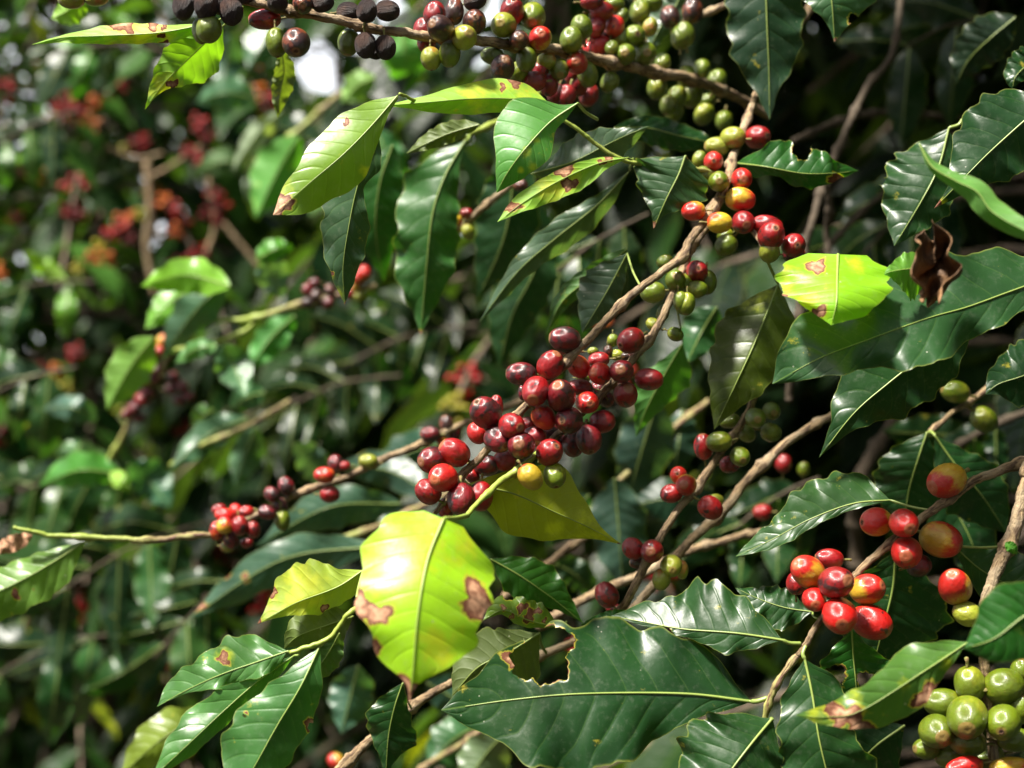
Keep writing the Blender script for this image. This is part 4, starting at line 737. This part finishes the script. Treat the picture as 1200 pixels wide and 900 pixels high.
# background branch at upper left centre: pale leaves round the white gap
B7 = Branch('coffee_branch', 'blurred branch with bright translucent leaves hanging around the white sky gap', P(400, 150, 1.6), group=G3)
B7.stem([(470, 60, 1.6, 4), (400, 110, 1.6, 4), (340, 160, 1.6, 4), (300, 190, 1.6, 3)], young=(.4, .9))
for a in [(350, 160, 300, 255, 28, (.05, .22, .02), 1.5), (330, 130, 272, 200, 14, (.16, .22, .14), 1.55), (300, 115, 230, 120, 20, (.06, .16, .07), 1.7), (470, 30, 480, 110, 24, (.05, .22, .02), 1.5), (440, 90, 400, 120, 18, (.12, .26, .04), 1.5), (330, 30, 290, 80, 22, (.05, .12, .06), 1.8), (270, 40, 260, 110, 20, (.04, .10, .06), 1.9), (440, 150, 470, 230, 22, (.03, .12, .03), 1.4)]:
    mid_leaf(B7, *a, under=a[5][1] > .2)

def shoot(label, x0, y0, x1, y1, d, n, L, cols, under=0., droop=.9, young=(.3, .9)):
    b = Branch('coffee_branch', label, P(x0, y0, d), group=G3)
    b.stem([(x0, y0, d, 1.9), ((x0+x1)/2, (y0+y1)/2-abs(x1-x0)*.08, d, 1.8), (x1, y1, d, 1.4)], young=young)
    for ch in b.o.children: ch.data.materials.clear(); ch.data.materials.append(M_DIM)
    q = b.stems[0]; tx, ty = (x1-x0)/math.hypot(x1-x0, y1-y0), (y1-y0)/math.hypot(x1-x0, y1-y0)
    for i in range(n):
        p = q[int((.12+.86*(i+.5)/n)*(len(q)-1))]
        for sg in (-1, 1):
            if rng.random() < .12: continue
            a = rng.uniform(.25, .9); dx = tx*a-ty*sg*.9; dy = ty*a+tx*sg*.9+droop*rng.uniform(.4, 1.3); h = math.hypot(dx, dy); l = L*rng.uniform(.75, 1.15)*(.8 if h < .5 else 1)
            dx, dy = dx/h, dy/h
            mid_leaf(b, p[0]+dx*4, p[1]+dy*4, p[0]+dx*l, p[1]+dy*l, l*rng.uniform(.17, .24), cols[int(rng.integers(len(cols)))], d+sg*.02+rng.uniform(-.03, .03), sag=rng.uniform(-.05, .15), under=rng.random() < under, rn=rng.uniform(.2, .9))
    return b
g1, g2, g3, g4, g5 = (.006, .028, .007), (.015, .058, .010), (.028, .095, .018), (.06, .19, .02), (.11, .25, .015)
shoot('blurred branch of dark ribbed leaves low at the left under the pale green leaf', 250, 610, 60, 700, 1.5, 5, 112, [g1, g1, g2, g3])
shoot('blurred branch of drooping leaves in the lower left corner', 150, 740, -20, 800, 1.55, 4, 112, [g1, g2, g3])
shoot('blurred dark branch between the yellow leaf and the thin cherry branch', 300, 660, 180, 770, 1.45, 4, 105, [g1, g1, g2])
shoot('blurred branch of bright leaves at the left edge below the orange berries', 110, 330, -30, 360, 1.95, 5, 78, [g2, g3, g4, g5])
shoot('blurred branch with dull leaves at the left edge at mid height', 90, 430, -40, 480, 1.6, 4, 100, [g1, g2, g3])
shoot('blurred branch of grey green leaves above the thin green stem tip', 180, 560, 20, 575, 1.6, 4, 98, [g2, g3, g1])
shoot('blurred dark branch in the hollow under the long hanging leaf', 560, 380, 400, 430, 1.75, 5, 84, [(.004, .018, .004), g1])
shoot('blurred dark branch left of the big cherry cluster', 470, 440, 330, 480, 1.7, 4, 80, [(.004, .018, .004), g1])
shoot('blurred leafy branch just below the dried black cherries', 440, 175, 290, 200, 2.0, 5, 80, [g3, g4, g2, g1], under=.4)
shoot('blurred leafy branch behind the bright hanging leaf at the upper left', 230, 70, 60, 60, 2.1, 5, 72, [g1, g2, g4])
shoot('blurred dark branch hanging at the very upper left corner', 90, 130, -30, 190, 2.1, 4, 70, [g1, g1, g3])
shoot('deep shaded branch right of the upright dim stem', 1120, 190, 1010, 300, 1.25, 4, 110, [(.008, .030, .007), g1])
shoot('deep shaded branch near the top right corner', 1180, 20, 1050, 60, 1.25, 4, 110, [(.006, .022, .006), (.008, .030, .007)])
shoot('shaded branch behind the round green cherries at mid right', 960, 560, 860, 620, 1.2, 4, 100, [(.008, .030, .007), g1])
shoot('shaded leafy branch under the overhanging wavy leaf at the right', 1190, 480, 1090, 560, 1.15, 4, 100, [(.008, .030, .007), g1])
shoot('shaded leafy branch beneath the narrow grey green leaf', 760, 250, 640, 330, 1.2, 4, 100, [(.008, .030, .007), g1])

# ================================================================== bushes behind (trunk, branches, crown, cherry clusters)
def leaf_cloud(spec, nu=9, nv=2):
    """spec rows: base xyz, direction xyz, normal xyz, length, width, rnd -> one mesh's arrays"""
    S = np.asarray(spec, float); n = len(S)
    B, Dn, N = S[:, 0:3], S[:, 3:6], S[:, 6:9]; L, Wd, rd = S[:, 9], S[:, 10], S[:, 11]
    Dn = Dn/np.linalg.norm(Dn, axis=1)[:, None]; Sd = np.cross(Dn, N); Sd /= np.linalg.norm(Sd, axis=1)[:, None]+1e-9; N = np.cross(Sd, Dn)
    u = np.linspace(0, 1, nu)[None, :, None]; v = np.linspace(-1, 1, 2*nv+1)[None, None, :]
    w = profile(u)*(Wd/2)[:, None, None]; w = np.maximum(w, .0006)
    droop = rng.uniform(.1, .7, n)[:, None, None]; fold = rng.uniform(.05, .5, n)[:, None, None]; ph = rng.uniform(0, 6.28, n)[:, None, None]
    al = L[:, None, None]*u*(1-.12*droop*u) + 0*v
    ac = w*v*(1+.06*np.sin(u*19+ph))
    up = -L[:, None, None]*droop*.5*u**2+fold*np.abs(ac)+.06*Wd[:, None, None]*np.sin(u*14+ph+np.sign(v))*np.abs(v)
    V = B[:, None, None]+al[..., None]*Dn[:, None, None]+ac[..., None]*Sd[:, None, None]+up[..., None]*N[:, None, None]
    k = nu*(2*nv+1)
    Q = (grid_quads(nu, 2*nv+1)[None]+(np.arange(n)*k)[:, None, None]).reshape(-1, 4)
    uv = np.stack(np.broadcast_arrays(u, .5+.5*v), -1).repeat(n, 0).reshape(-1, 2)
    lat = (np.abs(v)*profile(u)*(1+1.5*u)).repeat(n, 0).reshape(-1)
    return V.reshape(-1, 3), Q, uv, lat, np.repeat(rd, k)
def in_view(p, dmax, margin=1.12):
    x, y, z = p
    return .02 < y < dmax and abs(x) < .36*y*margin+.03 and abs(z-CAMZ) < .27*y*margin+.03
SPH = {}
def cluster_mesh(i):
    r3 = np.random.default_rng(i); V = []; Q = []
    base = revolve('t', cherry_prof()[::4]+[(.0015, .95)], M_STALK, seg=8); bv = np.zeros(len(base.vertices)*3); base.vertices.foreach_get('co', bv); bv = bv.reshape(-1, 3)
    bq = np.array([list(p.vertices) for p in base.polygons if len(p.vertices) == 4]); bpy.data.meshes.remove(base)
    off = 0; n = int(r3.integers(7, 15))
    for j in range(n):
        a = j*2.4; c = np.array([math.cos(a)*.013, (j/n-.5)*.034, math.sin(a)*.013])+r3.normal(0, .004, 3)
        V.append(bv*.0066*r3.uniform(.85, 1.1)+c); Q.append(bq+off); off += len(bv)
    return np.concatenate(V), np.concatenate(Q)
CL = {}
def cluster(kd, i):
    if (kd, i) not in CL:
        V, Q = cluster_mesh(i); me = mesh_np('cherry_cluster', V, Q, CMF[kd]); CL[(kd, i)] = me
    return CL[(kd, i)]
def far_cherry(name, c1, c2):
    m = bpy.data.materials.new(name); t = NT(m); tc = t.n('ShaderNodeTexCoord').outputs['Object']
    t.out(t.pr(t.mix(t.ramp(t.noise(tc, 55, 2), .42, .58), c1, c2), .42, spec=.3)); return m
CMF = {'r': far_cherry('far_red', (.28, .007, .006, 1), (.05, .004, .006, 1)), 'o': far_cherry('far_orange', (.46, .13, .014, 1), (.28, .018, .008, 1)), 'y': far_cherry('far_yellow', (.28, .24, .02, 1), (.14, .17, .015, 1)), 'd': far_cherry('far_plum', (.09, .005, .010, 1), (.16, .010, .012, 1))}

def bush(name, label, x, y, height, spread, seed, col, tiers=20, per=4, clear=None, clusters=22, zmin=.25, group=None, leaf_l=.135, skip=0., keep=None, minz=None, top_thin=1.0):
    r = np.random.default_rng(seed)
    root = bpy.data.objects.new(name, None); COL.objects.link(root); root.location = (x, y, 0)
    tag(root, label, 'coffee bush', group)
    org = np.array([x, y, 0])
    # trunks
    tv, tq, tu = [], [], []; off = 0
    nt = 2
    tops = []
    for k in range(nt):
        a = r.uniform(0, 6.28); lean = r.uniform(.03, .10)*height
        zz = np.linspace(0, height, 18); c = np.stack([lean*np.cos(a)*(zz/height)**1.5+.02*np.sin(zz*3+k), lean*np.sin(a)*(zz/height)**1.5+.02*np.cos(zz*2.3+k), zz], 1)
        V, Q, uv = tube_np(c, np.linspace(.020, .006, 18), 8, rough=.06); tv.append(V); tq.append(Q+off); tu.append(uv); off += len(V); tops.append(c)
    link('trunk', mesh_np('trunk', np.concatenate(tv), np.concatenate(tq), M_TRUNK), root)
    sv, sq, off = [], [], 0; spec = []; cl = []
    for ti in range(tiers):
        z = zmin+(height-zmin)*(ti/(tiers-1))**.92
        R = spread*(1-.55*(z/height)**2.2)*r.uniform(.8, 1.1)
        for k in range(per):
            tr = tops[k % nt]; a = ti*1.25+k*2*PI/per+r.normal(0, .25)
            p0 = np.array([np.interp(z, tr[:, 2], tr[:, 0]), np.interp(z, tr[:, 2], tr[:, 1]), z])
            n = 9; s = np.linspace(0, 1, n); out = np.array([math.cos(a), math.sin(a), 0])
            c = p0[None]+out[None]*(R*s)[:, None]+np.array([0, 0, 1])[None]*((.16-.62*s)*s*R+r.normal(0, .01, n).cumsum()*.6)[:, None]
            T = np.gradient(c, axis=0); T /= np.linalg.norm(T, axis=1)[:, None]
            W = c+org
            if clear is not None and any(clear(w) for w in W): continue
            V, Q, uv = tube_np(c, np.linspace(.0055, .0022, n), 5, cap=False); sv.append(V); sq.append(Q+off); off += len(V)
            m = int(R*.78/.062)
            for j in range(m):
                f = .22+.78*(j+.5)/m; p = np.array([np.interp(f, s, c[:, q]) for q in range(3)]); t = np.array([np.interp(f, s, T[:, q]) for q in range(3)])
                side = np.cross(t, [0, 0, 1]); side /= np.linalg.norm(side)+1e-9
                for sg in (-1, 1):
                    if r.random() < skip*(z/height)**2*top_thin+.06: continue
                    d = side*sg*.8+t*r.uniform(.25, .8)+np.array([0, 0, -1])*r.uniform(.05, .75)+r.normal(0, .14, 3)
                    nn = np.array([0, 0, 1.])+side*sg*.35+r.normal(0, .28, 3)
                    pw = p+org
                    if clear is not None and (clear(pw) or clear(pw+d/np.linalg.norm(d)*.13)): continue
                    l = leaf_l*r.uniform(.6, 1.2)
                    spec.append([*p, *d, *nn, l, l*r.uniform(.36, .46), r.uniform(0, 1)])
                if r.random() < .5 and .25 < f < .85: cl.append((p, t, r.uniform()))
    if sv: link('branches', mesh_np('branches', np.concatenate(sv), np.concatenate(sq), M_TRUNK), root)
    V, Q, uv, lat, rd = leaf_cloud(spec)
    z0 = np.zeros(len(V))
    yl = np.repeat((r.random(len(spec)) < .02)*.8, 45)
    me = mesh_np('crown', V, Q, M_FAR, uv, {'lat': lat, 'rnd': rd, 'spot': z0, 'yel': yl}, flip=True)
    link('crown', me, root, color=col)
    # cherry clusters: those that show most
    cand = []
    for p, t, q in cl:
        w = p+org
        if w[1] < .3 or not in_view(w, 9, .98) or (clear is not None and clear(w)): continue
        cand.append((np.linalg.norm(w-[0, 0, CAMZ]), p, t, q))
    cand.sort(key=lambda k: k[0])
    for dd, p, t, q in cand[:clusters]:
        kd = 'rrroodyr'[int(q*7.99)]
        o = link('cherry_cluster', cluster(kd, int(q*40) % 4), root, loc=p)
        o.rotation_euler = Vector(t).to_track_quat('Y', 'Z').to_euler()
    return len(spec)

def gap(w):
    px = 600+w[0]/(K*max(w[1], .1)); py = 450-(w[2]-CAMZ)/(K*max(w[1], .1))
    return any(abs(px-a)/r1 < 1 and ((px-a)/r1)**2+((py-b)/r2)**2 < 1 for a, b, r1, r2 in ((388, 80, 34, 20), (452, 22, 28, 16), (18, 168, 14, 11), (45, 92, 13, 13), (18, 55, 11, 10), (545, 2, 26, 12), (187, 262, 9, 18), (20, 5, 16, 10))) if w[1] > 1.15 else False
def clear_near(w):           # keep the space between the lens and the hanging branches open
    lim = 1.12 if w[0]/max(w[1], .1) > .0 else 2.0 if w[0]/max(w[1], .1) < -.10 else 1.5
    return gap(w) or in_view(w, lim, 1.25) or (w[1] < .62 and abs(w[0]) < .5 and abs(w[2]-CAMZ) < .55)
GB = 'coffee bushes standing in a row behind'
NL = 0
NL += bush('coffee_bush', 'nearest dense coffee bush filling the dark right side behind the cherries', .62, 1.60, 3.3, 1.15, 3, (.007, .024, .006), tiers=34, per=8, clear=clear_near, clusters=0, leaf_l=.16)
NL += bush('coffee_bush', 'coffee bush added for shade beside and above the hanging branches at the right', .95, .80, 3.1, .95, 13, (.012, .036, .010), tiers=30, per=7, clear=clear_near, clusters=0, leaf_l=.16, zmin=.9)  # added to block light from overhead and from the right
NL += bush('coffee_bush', 'coffee bush behind the centre with dark green leaves', -.02, 2.40, 2.85, .80, 4, (.005, .024, .004), tiers=28, per=7, clear=clear_near, clusters=12, group=GB, leaf_l=.15)
NL += bush('coffee_bush', 'left coffee bush with many red and orange cherry clusters around thin stems', -.85, 2.95, 2.95, .9, 5, (.014, .058, .008), tiers=34, per=8, clear=clear_near, clusters=34, group=GB, skip=.2)
NL += bush('coffee_bush', 'far left coffee bush cut by the left edge', -1.8, 3.0, 2.7, .85, 6, (.013, .050, .009), tiers=26, per=6, clear=clear_near, clusters=18, group=GB, skip=.2)
NL += bush('coffee_bush', 'very dark coffee bush behind the nearest one at the right', .95, 2.45, 3.3, .9, 21, (.010, .032, .008), tiers=30, per=7, clusters=0, group=GB, leaf_l=.17)
NL += bush('coffee_bush', 'coffee bush further back between the left and centre ones', -.45, 4.1, 3.1, .95, 8, (.013, .050, .009), tiers=28, per=7, clusters=10, clear=gap, group=GB, skip=.12)
NL += bush('coffee_bush', 'tall coffee bush far back behind the left one', -1.9, 4.6, 3.2, 1.0, 9, (.013, .050, .009), tiers=28, per=7, clusters=8, clear=gap, group=GB, skip=.25)
NL += bush('coffee_bush', 'coffee bush far back at the right', 1.1, 3.4, 3.3, 1.1, 10, (.010, .035, .009), tiers=26, per=7, clusters=0, group=GB)
for k, (x, y, h, lb) in enumerate([(-1.2, 5.6, 2.9, 'last coffee bush visible through the gaps at the upper left'), (.3, 5.4, 3.0, 'coffee bush at the very back behind the centre'), (-3.2, 5.4, 3.0, 'coffee bush at the far back left corner')]):
    NL += bush('coffee_bush', lb, x, y, h, 1.1, 50+k, (.012, .045, .008), tiers=24, per=7, clusters=0, clear=gap, group=GB, leaf_l=.17)
GO = 'unseen coffee bushes added for shade'  # out of view, added only to shut out low sky light
for k, (x, y, h, sp) in enumerate([(-1.15, -1.05, 2.6, .85), (.25, -1.35, 2.7, .85), (1.5, -.7, 2.8, .85), (-2.3, .35, 2.5, .85)]):
    NL += bush('coffee_bush', 'unseen coffee bush added around the viewer for shade', x, y, h, sp, 30+k, (.014, .046, .010), tiers=24, per=7, clear=lambda w: w[1] > -.25 and abs(w[0]) < .9, clusters=0, group=GO, leaf_l=.16)
print('leaves', NL)

LB = [o for o in bpy.data.objects if o.get('label', '').startswith('left coffee bush')][0]
lo = np.array(LB.location)
for k, (x, y, kd, d) in enumerate([(75, 128, 'r', 2.3), (60, 120, 'd', 2.35), (92, 133, 'r', 2.3), (112, 118, 'o', 2.3), (125, 108, 'r', 2.35), (108, 143, 'o', 2.3), (145, 100, 'r', 2.4), (158, 172, 'd', 2.4), (170, 166, 'r', 2.4), (148, 176, 'y', 2.4),
    (235, 145, 'r', 2.2), (243, 162, 'r', 2.2), (222, 178, 'r', 2.2), (236, 188, 'r', 2.25), (246, 198, 'd', 2.25), (38, 190, 'o', 2.3), (52, 182, 'o', 2.3), (70, 180, 'r', 2.3), (45, 205, 'o', 2.35), (28, 200, 'd', 2.4),
    (128, 276, 'r', 2.2), (142, 268, 'r', 2.2), (152, 280, 'd', 2.2), (148, 256, 'o', 2.25), (165, 252, 'y', 2.25), (192, 236, 'o', 2.3), (205, 245, 'r', 2.3), (250, 228, 'r', 2.2), (260, 240, 'r', 2.2), (245, 250, 'd', 2.2), (256, 258, 'r', 2.2),
    (108, 300, 'o', 2.2), (125, 303, 'o', 2.2), (118, 290, 'y', 2.2), (92, 315, 'y', 2.3), (78, 248, 'r', 2.3), (92, 252, 'd', 2.3), (300, 72, 'o', 2.4), (315, 117, 'r', 2.3), (222, 305, 'r', 2.2), (206, 312, 'r', 2.2), (235, 296, 'b', 2.2),
    (66, 432, 'o', 2.2), (74, 452, 'y', 2.2), (88, 414, 'r', 2.2), (62, 446, 'y', 2.2), (20, 255, 'r', 2.5), (205, 270, 'o', 2.3), (135, 45, 'd', 2.5), (52, 78, 'd', 2.5), (60, 745, 'r', 2.4), (545, 470, 'd', 2.1)]):
    q = P(x, y, d); o = link('cherry_cluster', cluster('r' if kd == 'b' else kd, k % 4), LB, loc=q-Vector(lo)); o.rotation_euler = (rng.uniform(-.5, .5), rng.uniform(-.6, .6), rng.uniform(0, 6)); o.scale = (rng.uniform(.5, .72),)*3
for pts, r in (([(172, 190), (176, 240), (172, 290), (182, 345)], 4.5), ([(175, 208), (200, 195), (235, 172)], 2.5), ([(243, 195), (247, 225), (252, 265), (240, 300), (222, 330)], 3.2), ([(262, 262), (285, 290), (310, 320)], 2.4), ([(0, 150), (40, 142), (70, 132)], 2.6), ([(15, 770), (30, 730), (42, 700), (45, 640)], 3), ([(125, 172), (160, 185), (190, 180)], 2)):
    q, _ = catmull([(a, b, 2.32) for a, b in pts], 30); V, Q, uv = tube_np(PA(q), np.full(30, r*K*2.32), 8, rough=.05)
    link('stem', mesh_np('stem', V-lo, Q, M_BARK, uv, {'young': np.zeros(len(V))}), LB)
# ground
def ground():
    n = 60; g = np.concatenate([-np.geomspace(400, .3, n//2), np.geomspace(.3, 400, n//2)])
    X, Y = np.meshgrid(g, g, indexing='ij'); Z = .03*np.sin(X*1.3)*np.cos(Y*1.1)*np.exp(-(X**2+Y**2)/80)
    me = mesh_np('ground', np.stack([X, Y, Z], -1).reshape(-1, 3), grid_quads(n, n), M_SOIL); o = link('ground', me); o['kind'] = 'structure'
ground()

# ================================================================== light
w = bpy.data.worlds.new('World'); SC.world = w; w.use_nodes = True; nt = w.node_tree; nt.nodes.clear()
SUN_EL, SUN_AZ = 62, -55         # azimuth: degrees clockwise from straight behind the camera (-Y); negative = left
to = Vector((math.cos(math.radians(SUN_EL))*math.sin(math.radians(SUN_AZ)), -math.cos(math.radians(SUN_EL))*math.cos(math.radians(SUN_AZ)), math.sin(math.radians(SUN_EL))))
sky = nt.nodes.new('ShaderNodeTexSky'); sky.sky_type = 'NISHITA'; sky.sun_disc = False
sky.sun_elevation = math.radians(SUN_EL); sky.sun_rotation = math.atan2(to.x, to.y)
sky.air_density = 1.0; sky.dust_density = 6.0; sky.ozone_density = 1.0
bg = nt.nodes.new('ShaderNodeBackground'); bg.inputs['Strength'].default_value = .034
wo = nt.nodes.new('ShaderNodeOutputWorld'); tcw = nt.nodes.new('ShaderNodeTexCoord'); nzw = nt.nodes.new('ShaderNodeTexNoise'); nzw.inputs['Scale'].default_value = 3.; nzw.inputs['Detail'].default_value = 6; nt.links.new(tcw.outputs['Generated'], nzw.inputs['Vector'])
sz = nt.nodes.new('ShaderNodeSeparateXYZ'); nt.links.new(tcw.outputs['Generated'], sz.inputs[0])
m1 = nt.nodes.new('ShaderNodeMapRange'); nt.links.new(nzw.outputs[0], m1.inputs[0]); m1.inputs[1].default_value = .18; m1.inputs[2].default_value = .38
m2 = nt.nodes.new('ShaderNodeMapRange'); nt.links.new(sz.outputs[2], m2.inputs[0]); m2.inputs[1].default_value = .42; m2.inputs[2].default_value = .25
mm = nt.nodes.new('ShaderNodeMath'); mm.operation = 'MULTIPLY'; nt.links.new(m1.outputs[0], mm.inputs[0]); nt.links.new(m2.outputs[0], mm.inputs[1])
mc = nt.nodes.new('ShaderNodeMix'); mc.data_type = 'RGBA'; nt.links.new(mm.outputs[0], mc.inputs[0]); nt.links.new(sky.outputs[0], mc.inputs[6]); mc.inputs[7].default_value = (17, 17.6, 18.6, 1)
nt.links.new(mc.outputs[2], bg.inputs[0]); nt.links.new(bg.outputs[0], wo.inputs[0])
sl = bpy.data.lights.new('sun', 'SUN'); sl.energy = 4.6; sl.angle = math.radians(6); sl.color = (1, .95, .86)
so = bpy.data.objects.new('sun', sl); COL.objects.link(so); so.rotation_euler = to.to_track_quat('Z', 'Y').to_euler()

SC.view_settings.view_transform = 'Standard'; SC.view_settings.look = 'None'; SC.view_settings.gamma = 1; SC.view_settings.exposure = 1.65
SC.render.engine = 'CYCLES'
cy = SC.cycles
cy.use_denoising = True; cy.max_bounces = 7; cy.diffuse_bounces = 3; cy.glossy_bounces = 3; cy.transmission_bounces = 4; cy.transparent_max_bounces = 4
cy.caustics_reflective = False; cy.caustics_refractive = False
cy.sample_clamp_indirect = 6
